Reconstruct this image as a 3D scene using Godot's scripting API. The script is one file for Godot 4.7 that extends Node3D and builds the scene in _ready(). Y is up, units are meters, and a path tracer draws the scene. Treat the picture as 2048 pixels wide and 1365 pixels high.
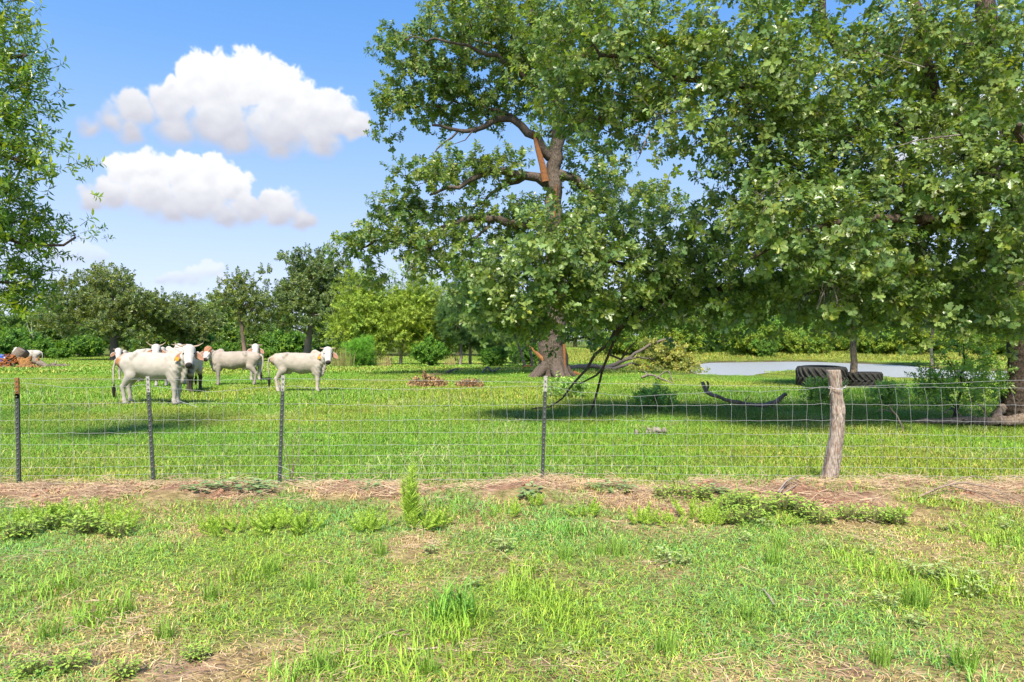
extends Node3D

# Photograph geometry: 2048 x 1365, level camera, 1365 px focal length, eye 1.55 m above the pasture.
const FOCAL := 1365.0
const CX := 1024.0
const CY := 682.5
const EYE := 1.55
const WATER := -0.22
const FENCE_D := 7.15

var rng := RandomNumberGenerator.new()
var n_big := FastNoiseLite.new()
var n_mid := FastNoiseLite.new()
var n_fine := FastNoiseLite.new()
var pond_poly := PackedVector2Array()
var pond_lo := Vector2.ZERO
var pond_hi := Vector2.ZERO
var M := {}
var S := {}
var taken := {}


func _ready() -> void:
	rng.seed = 20240611
	n_big.seed = 11
	n_big.frequency = 0.16
	n_big.fractal_octaves = 3
	n_mid.seed = 23
	n_mid.frequency = 0.75
	n_mid.fractal_octaves = 3
	n_fine.seed = 37
	n_fine.frequency = 3.1
	n_fine.fractal_octaves = 2
	make_camera()
	make_sky()
	make_sun()
	make_materials()
	make_sprigs()
	make_pond_outline()
	make_ground()
	make_grass()
	make_soil_strip()
	make_far_trees()
	make_pond_bank()
	make_split_oak()
	make_front_oak()
	make_side_tree()
	make_fence()
	make_wooden_post()
	make_tyres()
	make_fallen_wood()
	make_stump_pile()
	make_car()
	make_cattle()
	make_weeds()


func make_camera() -> void:
	var cam := Camera3D.new()
	cam.name = "camera"
	cam.position = Vector3(0, EYE, 0)
	cam.fov = 53.13
	cam.near = 0.05
	cam.far = 2000.0
	add_child(cam)
	cam.current = true


func make_sun() -> void:
	var sun := DirectionalLight3D.new()
	sun.name = "sun"
	sun.light_energy = 0.74
	sun.light_color = Color(1.0, 0.955, 0.88)
	sun.light_angular_distance = 12.0
	sun.shadow_enabled = true
	add_child(sun)
	var from := Vector3(-0.12, 1.0, 0.76).normalized()
	sun.look_at_from_position(from * 50.0, Vector3.ZERO, Vector3(0, 0, -1))


# ---------------------------------------------------------------- sky
func make_sky() -> void:
	var env := Environment.new()
	env.background_mode = Environment.BG_SKY
	env.tonemap_mode = Environment.TONE_MAPPER_LINEAR
	env.tonemap_exposure = 3.6
	env.background_energy_multiplier = 1.0
	env.sdfgi_enabled = true
	env.ssao_enabled = true
	env.ssil_enabled = true
	var mat := PanoramaSkyMaterial.new()
	mat.panorama = ImageTexture.create_from_image(sky_image())
	mat.energy_multiplier = 0.45
	var sky := Sky.new()
	sky.sky_material = mat
	env.sky = sky
	var we := WorldEnvironment.new()
	we.name = "daylight"
	we.environment = env
	add_child(we)


func sky_base(el: float) -> Color:
	# el in degrees above the horizon, sRGB values of clear summer air
	var stops := [[0.0, Color8(204, 210, 224)], [3.0, Color8(190, 202, 226)], [8.0, Color8(166, 188, 222)], [14.0, Color8(138, 171, 217)], [22.0, Color8(104, 150, 208)], [30.0, Color8(80, 132, 198)], [55.0, Color8(56, 110, 186)], [90.0, Color8(46, 98, 176)]]
	for k in stops.size() - 1:
		if el <= stops[k + 1][0]:
			var t: float = (el - stops[k][0]) / (stops[k + 1][0] - stops[k][0])
			return (stops[k][1] as Color).lerp(stops[k + 1][1], t)
	return stops[-1][1]


func sky_image() -> Image:
	var w := 4096
	var h := 2048
	var img := Image.create(w, h, false, Image.FORMAT_RGB8)
	for row in h:
		var el := 90.0 - (row + 0.5) / h * 180.0
		img.fill_rect(Rect2i(0, row, w, 1), sky_base(el) if el > 0.0 else Color8(150, 158, 128))
	# cloud puffs as [x, y, radius] in photograph pixels, turned into degrees
	var upper := [[430, 165, 66], [395, 150, 42], [500, 160, 62], [560, 185, 62], [610, 215, 55], [365, 190, 38], [340, 172, 24], [335, 215, 46], [270, 222, 44], [220, 240, 38], [180, 260, 32], [665, 232, 52], [705, 250, 36], [440, 250, 78], [550, 262, 76], [640, 285, 50], [350, 262, 52], [260, 268, 36], [470, 290, 50], [560, 300, 46]]
	var lower := [[250, 338, 36], [300, 336, 38], [360, 338, 40], [420, 346, 42], [465, 368, 38], [225, 388, 38], [180, 402, 30], [300, 398, 58], [400, 400, 64], [490, 425, 42], [560, 420, 48], [605, 442, 34], [450, 440, 40], [340, 430, 40]]
	var wisp := [[390, 552, 26], [355, 562, 22], [425, 540, 20], [330, 566, 16], [445, 560, 14]]
	var hump := [[150, 505, 30], [120, 520, 26], [190, 515, 20]]
	# the same kinds of fair-weather cloud all round the sky, as in view
	paint_cloud(img, lower, 0.0, 0.0, 1.0, 51, 1.0)
	paint_cloud(img, upper, 0.0, 0.0, 1.0, 47, 1.0)
	paint_cloud(img, wisp, 0.0, 0.0, 1.0, 12, 0.5)
	paint_cloud(img, hump, 0.0, 0.0, 1.0, 13, 0.35)
	var around := [[62.0, 3.0, 1.1], [100.0, -4.0, 1.25], [141.0, 8.0, 1.0], [176.0, -2.0, 1.3], [214.0, 5.0, 1.1], [251.0, -5.0, 1.0], [289.0, 9.0, 1.2], [318.0, 24.0, 1.3], [35.0, 30.0, 1.2], [130.0, 34.0, 1.3], [230.0, 31.0, 1.2]]
	var sd := 60
	for a in around:
		sd += 3
		paint_cloud(img, upper if sd % 2 == 0 else lower, a[0], a[1], a[2], sd, 0.95)
	return img


func paint_cloud(img: Image, puffs: Array, turn: float, lift: float, grow_by: float, sd: int, strength: float) -> void:
	var c := PackedVector3Array()
	var lo := Vector2(1e9, 1e9)
	var hi := Vector2(-1e9, -1e9)
	for p in puffs:
		var az := rad_to_deg(atan((p[0] - CX) / FOCAL))
		var el := rad_to_deg(atan((CY - p[1]) / FOCAL * cos(deg_to_rad(az))))
		var r: float = rad_to_deg(p[2] / FOCAL) * cos(deg_to_rad(az)) * grow_by
		var q := Vector3((az + 22.0) * grow_by - 22.0 + turn, (el - 14.0) * grow_by + 14.0 + lift, r)
		c.append(q)
		lo = lo.min(Vector2(q.x - r, q.y - r))
		hi = hi.max(Vector2(q.x + r, q.y + r))
	lo -= Vector2(2.0, 1.5)
	hi += Vector2(2.0, 1.5)
	lo.y = maxf(lo.y, 0.3)
	var k := 4096.0 / 360.0
	var gw := int((hi.x - lo.x) * k)
	var gh := int((hi.y - lo.y) * k)
	var nz := FastNoiseLite.new()
	nz.seed = sd
	nz.frequency = 0.55
	nz.fractal_octaves = 5
	nz.fractal_gain = 0.45
	var field := PackedFloat32Array()
	field.resize(gw * gh)
	var base_el := lo.y + 1.5
	var top_el := hi.y - 1.5
	for j in gh:
		for i in gw:
			var q := Vector2(lo.x + i / k, lo.y + j / k)
			var up := clampf((q.y - base_el) / (top_el - base_el), 0.0, 1.0)
			var amp := 0.34 + 0.2 * up
			q += Vector2(nz.get_noise_2d(q.x, q.y), nz.get_noise_2d(q.x + 91.0, q.y - 37.0)) * amp * 1.25
			var f := -1.0
			var s := 0.0
			for p in c:
				var d := 1.0 - Vector2(q.x - p.x, (q.y - p.y) * 1.08).length() / p.z
				f = maxf(f, d)
				if d > 0.0:
					s += d * d
			var bill := absf(nz.get_noise_2d(q.x * 1.9 + 40.0, q.y * 1.9))
			field[j * gw + i] = f - 0.6 * smoothstep(0.26, 0.0, up) + 0.10 * sqrt(s) + (0.30 - bill) * lerpf(0.06, 0.34, smoothstep(0.2, 0.8, up)) - 0.03
	for j in gh:
		for i in gw:
			var f := field[j * gw + i]
			if f <= -0.12:
				continue
			var el := lo.y + j / k
			var az := lo.x + i / k
			var up := clampf((el - base_el) / (top_el - base_el), 0.0, 1.0)
			var soft := lerpf(0.95, 0.15, smoothstep(0.12, 0.6, up + 0.25 * nz.get_noise_2d(az * 0.35 + 7.0, el * 0.35)))
			var a := smoothstep(-0.04 - 0.08 * (1.0 - up), soft, f) * strength
			if a <= 0.004:
				continue
			var gx := field[j * gw + mini(i + 3, gw - 1)] - field[j * gw + maxi(i - 3, 0)]
			var gy := field[mini(j + 3, gh - 1) * gw + i] - field[maxi(j - 3, 0) * gw + i]
			var lit := clampf(0.02 + 0.95 * smoothstep(0.08, 0.8, up) + 0.3 * (-gy * 0.8 + gx * 0.35) + 0.2 * nz.get_noise_2d(az * 0.8, el * 1.1), 0.0, 1.0)
			var col := Color(0.655, 0.66, 0.705).lerp(Color(0.82, 0.825, 0.835), lit)
			var px := int(fposmod(az, 360.0) / 360.0 * 4096.0) % 4096
			var py := clampi(int((90.0 - el) / 180.0 * 2048.0), 0, 2047)
			img.set_pixel(px, py, img.get_pixel(px, py).lerp(col, clampf(a, 0.0, 1.0)))


# ---------------------------------------------------------------- small helpers
func at(px: float, py: float, d: float) -> Vector3:
	return Vector3((px - CX) / FOCAL * d, EYE - (py - CY) / FOCAL * d, -d)


func on_ground(px: float, py: float) -> Vector3:
	# where the view line through a photograph pixel meets the ground
	var d := 2.0
	while d < 300.0:
		var p := at(px, py, d)
		if p.y <= ground_y(p.x, p.z):
			break
		d *= 1.004
	var q := at(px, py, d)
	q.y = ground_y(q.x, q.z)
	return q


func stand(px: float, d: float) -> Vector3:
	var x := (px - CX) / FOCAL * d
	return Vector3(x, ground_y(x, -d), -d)


func numbered(called: String) -> String:
	if not taken.has(called):
		taken[called] = 0
		return called
	taken[called] += 1
	return "%s_%03d" % [called, taken[called]]


func tag(o: Node3D, label: String, category: String, group := "", kind := "") -> Node3D:
	if label != "":
		o.set_meta("label", label)
	if category != "":
		o.set_meta("category", category)
	if group != "":
		o.set_meta("group", group)
	if kind != "":
		o.set_meta("kind", kind)
	return o


func thing(called: String, label: String, category: String, where := Vector3.ZERO, turn := 0.0, group := "") -> Node3D:
	var o := Node3D.new()
	o.name = numbered(called)
	add_child(o)
	o.position = where
	o.rotation.y = turn
	tag(o, label, category, group)
	return o


func copy_of(src: Node3D, called: String, where: Vector3, turn: float, size := 1.0, label := "") -> Node3D:
	var o: Node3D = src.duplicate()
	o.name = numbered(called)
	add_child(o)
	o.position = where
	o.rotation.y = turn
	o.scale = Vector3.ONE * size
	if label != "":
		o.set_meta("label", label)
	return o


func part(called: String, mesh: Mesh, mat: Material, parent: Node3D, where := Vector3.ZERO) -> MeshInstance3D:
	var o := MeshInstance3D.new()
	o.mesh = mesh
	o.material_override = mat
	o.position = where
	if parent == self:
		o.name = numbered(called)
		add_child(o)
	else:
		o.name = called
		parent.add_child(o, true)
	return o


func scatter(called: String, mesh: Mesh, mat: Material, parent: Node3D, tr: Array, cols: PackedColorArray) -> MultiMeshInstance3D:
	var mm := MultiMesh.new()
	mm.transform_format = MultiMesh.TRANSFORM_3D
	mm.use_colors = true
	mm.mesh = mesh
	mm.instance_count = tr.size()
	for k in tr.size():
		mm.set_instance_transform(k, tr[k])
		mm.set_instance_color(k, cols[k])
	var o := MultiMeshInstance3D.new()
	o.multimesh = mm
	o.material_override = mat
	o.set_meta("kind", "stuff")
	if parent == self:
		o.name = numbered(called)
		add_child(o)
	else:
		o.name = called
		parent.add_child(o, true)
	return o


func gauss() -> Vector3:
	return Vector3(rng.randfn(), rng.randfn(), rng.randfn())


func facing(up_dir: Vector3, roll: float, s: Vector3) -> Basis:
	var y := up_dir.normalized()
	var x := y.cross(Vector3(0.31, 0.17, 0.93)).normalized()
	if x.length() < 0.5:
		x = y.cross(Vector3.RIGHT).normalized()
	var z := x.cross(y)
	var b := Basis(x, y, z).rotated(y, roll)
	return Basis(b.x * s.x, b.y * s.y, b.z * s.z)


class Buf:
	var v := PackedVector3Array()
	var n := PackedVector3Array()
	var c := PackedColorArray()
	var i := PackedInt32Array()

	func vert(p: Vector3, nn: Vector3, col: Color) -> int:
		v.append(p)
		n.append(nn)
		c.append(col)
		return v.size() - 1

	func tri(a: int, b: int, d: int) -> void:
		i.append(a)
		i.append(b)
		i.append(d)

	func quad(a: int, b: int, d: int, e: int) -> void:
		tri(a, b, d)
		tri(a, d, e)

	# four corners, flat
	func face(p0: Vector3, p1: Vector3, p2: Vector3, p3: Vector3, col: Color) -> void:
		var nn := (p2 - p0).cross(p1 - p0).normalized()
		var a := vert(p0, nn, col)
		vert(p1, nn, col)
		vert(p2, nn, col)
		vert(p3, nn, col)
		quad(a, a + 1, a + 2, a + 3)

	func flat_tri(p0: Vector3, p1: Vector3, p2: Vector3, col: Color) -> void:
		var nn := (p2 - p0).cross(p1 - p0).normalized()
		var a := vert(p0, nn, col)
		vert(p1, nn, col)
		vert(p2, nn, col)
		tri(a, a + 1, a + 2)

	func box(lo: Vector3, hi: Vector3, col: Color) -> void:
		var p := [Vector3(lo.x, lo.y, hi.z), Vector3(hi.x, lo.y, hi.z), Vector3(hi.x, hi.y, hi.z), Vector3(lo.x, hi.y, hi.z), Vector3(lo.x, lo.y, lo.z), Vector3(hi.x, lo.y, lo.z), Vector3(hi.x, hi.y, lo.z), Vector3(lo.x, hi.y, lo.z)]
		for f in [[0, 3, 2, 1], [5, 6, 7, 4], [4, 7, 3, 0], [1, 2, 6, 5], [3, 7, 6, 2], [4, 0, 1, 5]]:
			face(p[f[0]], p[f[1]], p[f[2]], p[f[3]], col)

	# a round tube through points; rough adds uneven bark
	func tube(pts: PackedVector3Array, rad: PackedFloat32Array, sides: int, col: Color, rough := 0.0, cap := true) -> void:
		var m := pts.size()
		if m < 2:
			return
		var t0 := (pts[1] - pts[0]).normalized()
		var x := t0.cross(Vector3(0.31, 0.17, 0.93)).normalized()
		var first := v.size()
		for k in m:
			var t := (pts[mini(k + 1, m - 1)] - pts[maxi(k - 1, 0)]).normalized()
			x = (x - t * x.dot(t)).normalized()
			var y := t.cross(x)
			for s in sides:
				var ang := TAU * s / sides
				var dir := x * cos(ang) + y * sin(ang)
				var r := rad[k]
				if rough > 0.0:
					r *= 1.0 + rough * (sin(s * 2.9 + k * 0.35 + pts[0].x * 3.0) * 0.5 + sin(s * 5.3 + k * 0.8) * 0.35 + sin(k * 1.7 + s) * 0.15)
				vert(pts[k] + dir * r, dir, col)
		for k in m - 1:
			for s in sides:
				var a := first + k * sides + s
				var b := first + k * sides + (s + 1) % sides
				quad(a, a + sides, b + sides, b)
		if cap:
			var tip := vert(pts[m - 1] + (pts[m - 1] - pts[m - 2]).normalized() * rad[m - 1] * 0.3, (pts[m - 1] - pts[m - 2]).normalized(), col)
			var root := vert(pts[0], -t0, col)
			for s in sides:
				tri(first + (m - 1) * sides + s, tip, first + (m - 1) * sides + (s + 1) % sides)
				tri(first + s, first + (s + 1) % sides, root)

	func mesh() -> ArrayMesh:
		var arr := []
		arr.resize(Mesh.ARRAY_MAX)
		arr[Mesh.ARRAY_VERTEX] = v
		arr[Mesh.ARRAY_NORMAL] = n
		arr[Mesh.ARRAY_COLOR] = c
		arr[Mesh.ARRAY_INDEX] = i
		var am := ArrayMesh.new()
		am.add_surface_from_arrays(Mesh.PRIMITIVE_TRIANGLES, arr)
		return am


func smooth_line(p: Array, step: float, wobble := 0.0) -> PackedVector3Array:
	# a curved line through the points, with points every step
	var out := PackedVector3Array()
	for k in p.size() - 1:
		var a: Vector3 = p[maxi(k - 1, 0)]
		var b: Vector3 = p[k]
		var c: Vector3 = p[k + 1]
		var d: Vector3 = p[mini(k + 2, p.size() - 1)]
		var m := maxi(1, int(round(b.distance_to(c) / step)))
		for j in m:
			var q := b.cubic_interpolate(c, a, d, float(j) / m)
			if out.size() > 0:
				q += gauss() * wobble
			out.append(q)
	out.append(p[-1])
	return out


func tapered(n: int, r0: float, r1: float, power := 1.0) -> PackedFloat32Array:
	var r := PackedFloat32Array()
	for k in n:
		r.append(lerpf(r0, r1, pow(float(k) / maxf(1.0, n - 1), power)))
	return r


func stick(buf: Buf, p: Array, r0: float, r1: float, col: Color, sides := 6, rough := 0.15, step := 0.12) -> void:
	var q := smooth_line(p, step, r0 * 0.25)
	buf.tube(q, tapered(q.size(), r0, r1), sides, col, rough)


# ---------------------------------------------------------------- materials
func noise_tex(sd: int, freq: float, octaves: int, lo: Color, hi: Color, size := 512, kind := FastNoiseLite.TYPE_SIMPLEX_SMOOTH) -> ImageTexture:
	var nz := FastNoiseLite.new()
	nz.seed = sd
	nz.noise_type = kind
	nz.frequency = freq
	nz.fractal_octaves = octaves
	var g := nz.get_seamless_image(size, size)
	var img := Image.create(size, size, false, Image.FORMAT_RGB8)
	for y in size:
		for x in size:
			img.set_pixel(x, y, lo.lerp(hi, g.get_pixel(x, y).r))
	return ImageTexture.create_from_image(img)


func relief_tex(sd: int, freq: float, octaves: int, strength: float, kind := FastNoiseLite.TYPE_SIMPLEX_SMOOTH) -> ImageTexture:
	var nz := FastNoiseLite.new()
	nz.seed = sd
	nz.noise_type = kind
	nz.frequency = freq
	nz.fractal_octaves = octaves
	var g := nz.get_seamless_image(512, 512)
	g.convert(Image.FORMAT_RGBA8)
	g.bump_map_to_normal_map(strength)
	return ImageTexture.create_from_image(g)


func coat(rough: float, spec := 0.4, back := 0.0) -> StandardMaterial3D:
	var m := StandardMaterial3D.new()
	m.vertex_color_use_as_albedo = true
	m.roughness = rough
	m.metallic_specular = spec
	m.cull_mode = BaseMaterial3D.CULL_DISABLED
	if back > 0.0:
		m.backlight_enabled = true
		m.backlight = Color(back, back, back * 0.6)
	return m


func with_relief(m: StandardMaterial3D, colour: Texture2D, relief: Texture2D, scale: Vector3, depth: float, in_world := false) -> StandardMaterial3D:
	m.uv1_triplanar = true
	m.uv1_world_triplanar = in_world
	m.uv1_scale = scale
	if colour:
		m.albedo_texture = colour
	if relief:
		m.normal_enabled = true
		m.normal_texture = relief
		m.normal_scale = depth
	return m


func make_materials() -> void:
	M.leaf = coat(0.32, 0.6, 1.0)
	M.soft_leaf = coat(0.6, 0.35, 0.85)
	M.grass = coat(0.6, 0.3, 0.6)
	M.straw = coat(0.8, 0.25, 0.2)
	var bark_c := noise_tex(5, 0.03, 4, Color(0.42, 0.40, 0.38), Color(1, 1, 1))
	var bark_n := relief_tex(6, 0.035, 4, 14.0, FastNoiseLite.TYPE_CELLULAR)
	M.bark = with_relief(coat(0.95, 0.2), bark_c, bark_n, Vector3(1.6, 0.42, 1.6), 1.0)
	M.far_bark = coat(0.95, 0.2)
	M.wood = with_relief(coat(0.9, 0.25), noise_tex(8, 0.03, 4, Color(0.5, 0.47, 0.45), Color(1, 1, 1)), relief_tex(9, 0.03, 3, 9.0), Vector3(5.0, 0.5, 5.0), 1.0)
	M.soil = with_relief(coat(0.98, 0.15), noise_tex(12, 0.02, 5, Color(0.62, 0.6, 0.58), Color(1, 1, 1)), relief_tex(13, 0.05, 5, 10.0), Vector3(0.7, 0.7, 0.7), 1.0, true)
	M.hide = with_relief(coat(0.82, 0.25), noise_tex(15, 0.02, 4, Color(0.9, 0.89, 0.88), Color(1, 1, 1), 256), null, Vector3(0.7, 0.7, 0.7), 1.0)
	M.horn = coat(0.55, 0.4)
	M.steel = with_relief(coat(0.6, 0.5), noise_tex(17, 0.04, 4, Color(0.55, 0.55, 0.55), Color(1, 1, 1), 256), null, Vector3(6, 6, 6), 1.0)
	M.wire = coat(0.55, 0.5)
	M.rubber = with_relief(coat(0.85, 0.35), noise_tex(19, 0.02, 5, Color(0.5, 0.5, 0.5), Color(1, 1, 1), 256), relief_tex(20, 0.06, 3, 4.0), Vector3(1.5, 1.5, 1.5), 1.0)
	var water := StandardMaterial3D.new()
	water.albedo_color = Color(0.66, 0.66, 0.64)
	water.roughness = 0.25
	water.metallic_specular = 0.7
	with_relief(water, null, relief_tex(22, 0.03, 4, 6.0), Vector3(0.35, 0.35, 0.9), 0.5, true)
	M.water = water
	var paint := StandardMaterial3D.new()
	paint.albedo_color = Color(0.08, 0.26, 0.66)
	paint.roughness = 0.25
	paint.clearcoat_enabled = true
	M.paint = paint
	var glass := StandardMaterial3D.new()
	glass.albedo_color = Color(0.30, 0.34, 0.38)
	glass.roughness = 0.05
	glass.metallic_specular = 0.9
	M.glass = glass


# ---------------------------------------------------------------- ground
func make_pond_outline() -> void:
	var edge := [[1375, 742], [1385, 731], [1420, 726], [1600, 723.5], [1700, 727], [1800, 731], [1860, 737], [1905, 742], [2060, 744], [2230, 748], [2230, 757], [2040, 758], [1960, 764], [1870, 761], [1760, 757.5], [1690, 757], [1600, 741], [1560, 744], [1512, 749], [1506, 753], [1480, 755], [1410, 753]]
	for e in edge:
		var d: float = (EYE - WATER) * FOCAL / (e[1] - CY)
		pond_poly.append(Vector2((e[0] - CX) / FOCAL * d, -d))
	pond_lo = pond_poly[0]
	pond_hi = pond_poly[0]
	for p in pond_poly:
		pond_lo = pond_lo.min(p)
		pond_hi = pond_hi.max(p)


func pond_distance(x: float, z: float) -> float:
	# metres to the pond's edge, negative on the water
	if x < pond_lo.x - 6.0 or x > pond_hi.x + 6.0 or z < pond_lo.y - 6.0 or z > pond_hi.y + 6.0:
		return 6.0
	var q := Vector2(x, z)
	var best := 1e9
	for k in pond_poly.size():
		best = minf(best, Geometry2D.get_closest_point_to_segment(q, pond_poly[k], pond_poly[(k + 1) % pond_poly.size()]).distance_squared_to(q))
	best = sqrt(best)
	return -best if Geometry2D.is_point_in_polygon(q, pond_poly) else best


func strip_share(x: float, d: float) -> float:
	# how much of the bare strip in front of the fence lies here
	var wob := n_big.get_noise_2d(x * 4.0, 3.0) * 0.6 + n_mid.get_noise_2d(x * 1.7, d * 1.7) * 0.5
	return smoothstep(6.15, 6.5, d + wob) * (1.0 - smoothstep(7.15, 7.4, d + wob * 0.5))


func ground_y(x: float, z: float) -> float:
	var d := -z
	var right := smoothstep(-4.0, 9.0, x)
	var y := lerpf(-1.0 * smoothstep(22.0, 92.0, d), -0.10 * smoothstep(16.0, 28.0, d) + 0.55 * smoothstep(58.0, 95.0, d), right)
	y += n_big.get_noise_2d(x * 0.6, z * 0.6) * 0.05 * smoothstep(8.0, 16.0, d)
	y += n_mid.get_noise_2d(x, z) * 0.022
	var mound := 0.11 * exp(-pow((d - 6.75) / 0.55, 2.0))
	if mound > 0.002:
		y += mound * (0.8 + 0.9 * n_mid.get_noise_2d(x * 1.3, 5.0)) + strip_share(x, d) * n_fine.get_noise_2d(x, z) * 0.028
	if d > 24.0 and x > 0.0:
		var s := pond_distance(x, z)
		if s < 6.0:
			var shore := WATER + clampf(s * 0.16, -0.6, 0.14)
			y = lerpf(shore, y, smoothstep(0.8, 6.0, s))
	return y


func dryness(x: float, z: float) -> float:
	# patches of yellowed turf in the mown verge
	return clampf(0.46 + 0.95 * n_mid.get_noise_2d(x * 0.75 + 9.0, z * 0.75) + 0.5 * n_fine.get_noise_2d(x * 0.5, z * 0.5) + 0.4 * n_big.get_noise_2d(x * 2.0, z * 2.0 + 31.0), 0.0, 1.0)


func bare_spot(x: float, z: float) -> float:
	# worn patches in the mown verge, places in metres
	var s := 0.0
	for p in [[-0.44, -3.48, 0.46, 0.22], [-0.25, -3.3, 0.3, 0.12], [-2.2, -3.35, 0.4, 0.18], [-1.6, -3.2, 0.28, 0.12], [0.28, -3.25, 0.34, 0.14], [1.55, -3.2, 0.22, 0.12], [0.05, -4.6, 0.3, 0.12], [1.9, -4.1, 0.35, 0.16], [-0.9, -4.3, 0.22, 0.1]]:
		s = maxf(s, 1.0 - Vector2((x - p[0]) / p[2], (z - p[1]) / p[3]).length() + 0.7 * n_mid.get_noise_2d(x * 3.0, z * 3.0))
	return smoothstep(0.0, 0.5, s)


func ground_tint(x: float, z: float) -> Color:
	var d := -z
	var f := n_fine.get_noise_2d(x, z) * 0.5 + 0.5
	var c := Color(0.16, 0.25, 0.05).lerp(Color(0.24, 0.28, 0.07), f)
	if d < 7.6:
		var dry := dryness(x, z)
		c = Color(0.25, 0.30, 0.09).lerp(Color(0.48, 0.37, 0.19), dry)
		var bare := maxf(strip_share(x, d), bare_spot(x, z))
		var soil := Color(0.37, 0.215, 0.145).lerp(Color(0.50, 0.36, 0.245), clampf(n_mid.get_noise_2d(x * 2.0 + 5.0, z * 2.0) * 1.6 + 0.45, 0.0, 1.0))
		c = c.lerp(soil, bare)
	elif d > 30.0 and x > 0.0:
		var s := pond_distance(x, z)
		if s < 1.2:
			c = c.lerp(Color(0.16, 0.12, 0.07), smoothstep(1.2, 0.1, s))
	return c


func make_ground() -> void:
	var xs := PackedFloat32Array()
	var zs := PackedFloat32Array()
	for k in range(-110, 111):
		xs.append(signf(k) * (absf(k) * 0.085 + pow(absf(k) / 110.0, 5.0) * 420.0))
	for k in 40:
		zs.append(60.0 * pow(1.0 - k / 40.0, 2.5))
	var z := 0.0
	while z > -700.0:
		zs.append(z)
		var d := -z
		z -= 0.3 if d < 2.0 else 0.075 if d < 8.0 else clampf(d * 0.018, 0.12, 60.0) if d < 70.0 else d * 0.06
	var b := Buf.new()
	for zz in zs:
		for x in xs:
			var e := 0.15
			if absf(zz) > 30.0 or absf(x) > 30.0:
				e = 1.0
			var y := ground_y(x, zz)
			var nn := Vector3(y - ground_y(x + e, zz), e, y - ground_y(x, zz + e)).normalized()
			b.vert(Vector3(x, y, zz), nn, ground_tint(x, zz))
	var w := xs.size()
	for j in zs.size() - 1:
		for i in w - 1:
			var a := j * w + i
			b.quad(a, a + w, a + w + 1, a + 1)
	tag(part("ground", b.mesh(), M.soil, self), "grassy ground of the verge and pasture", "ground", "", "structure")
	var wb := Buf.new()
	wb.face(Vector3(pond_lo.x - 1.5, WATER, pond_hi.y + 1.5), Vector3(pond_lo.x - 1.5, WATER, pond_lo.y - 1.5), Vector3(pond_hi.x + 8.0, WATER, pond_lo.y - 1.5), Vector3(pond_hi.x + 8.0, WATER, pond_hi.y + 1.5), Color.WHITE)
	tag(part("pond_water", wb.mesh(), M.water, self), "still pond water mirroring the bright sky", "pond", "", "structure")


# ---------------------------------------------------------------- grass
func blades(count: int, spread: float, h0: float, h1: float, wide: float, lean: float, tones: Array, rounded := true) -> ArrayMesh:
	var b := Buf.new()
	for k in count:
		var a := rng.randf() * TAU
		var r := spread * sqrt(rng.randf()) if rounded else spread * rng.randf()
		var p := Vector3(cos(a) * r, -0.015, sin(a) * r)
		var h := rng.randf_range(h0, h1)
		var la := rng.randf() * TAU
		var out := Vector3(cos(la), 0, sin(la)) * h * lean * rng.randf_range(0.3, 1.3)
		var side := Vector3(-sin(la + rng.randfn() * 0.7), 0, cos(la)).normalized() * wide * rng.randf_range(0.6, 1.3) * 0.5
		var col: Color = tones[rng.randi() % tones.size()]
		col = col * rng.randf_range(0.8, 1.2)
		var m := p + out * 0.35 + Vector3.UP * h * 0.62
		var t := p + out + Vector3.UP * h * maxf(0.35, 1.0 - 0.25 * lean)
		var nn := side.cross(t - p).normalized()
		var i0 := b.vert(p - side, nn, col)
		b.vert(p + side, nn, col)
		b.vert(m + side * 0.8, nn, col)
		b.vert(m - side * 0.8, nn, col)
		b.vert(t, nn, col)
		b.quad(i0, i0 + 3, i0 + 2, i0 + 1)
		b.tri(i0 + 3, i0 + 4, i0 + 2)
	return b.mesh()


func sow(called: String, label: String, mesh: Mesh, mat: Material, d0: float, d1: float, gap: float, margin: float, keep: Callable, tint: Callable, size0: float, size1: float, cat := "grass") -> void:
	var tr := []
	var cols := PackedColorArray()
	var d := d0
	while d < d1:
		var half := d * 0.76 + margin
		var x := -half
		while x < half:
			var px := x + rng.randf_range(-0.5, 0.5) * gap
			var pd := d + rng.randf_range(-0.5, 0.5) * gap
			var share: float = keep.call(px, -pd)
			if rng.randf() < share:
				var s := rng.randf_range(size0, size1)
				if pd > 24.0 and px > 4.0:
					s *= lerpf(0.35, 1.0, smoothstep(1.0, 6.0, pond_distance(px, -pd)))
				var basis := Basis(Vector3.UP, rng.randf() * TAU).scaled(Vector3(s, s * rng.randf_range(0.75, 1.2), s))
				tr.append(Transform3D(basis, Vector3(px, ground_y(px, -pd), -pd)))
				cols.append(tint.call(px, -pd))
			x += gap
		d += gap
	tag(scatter(called, mesh, mat, self, tr, cols), label, cat, "", "stuff")


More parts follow.
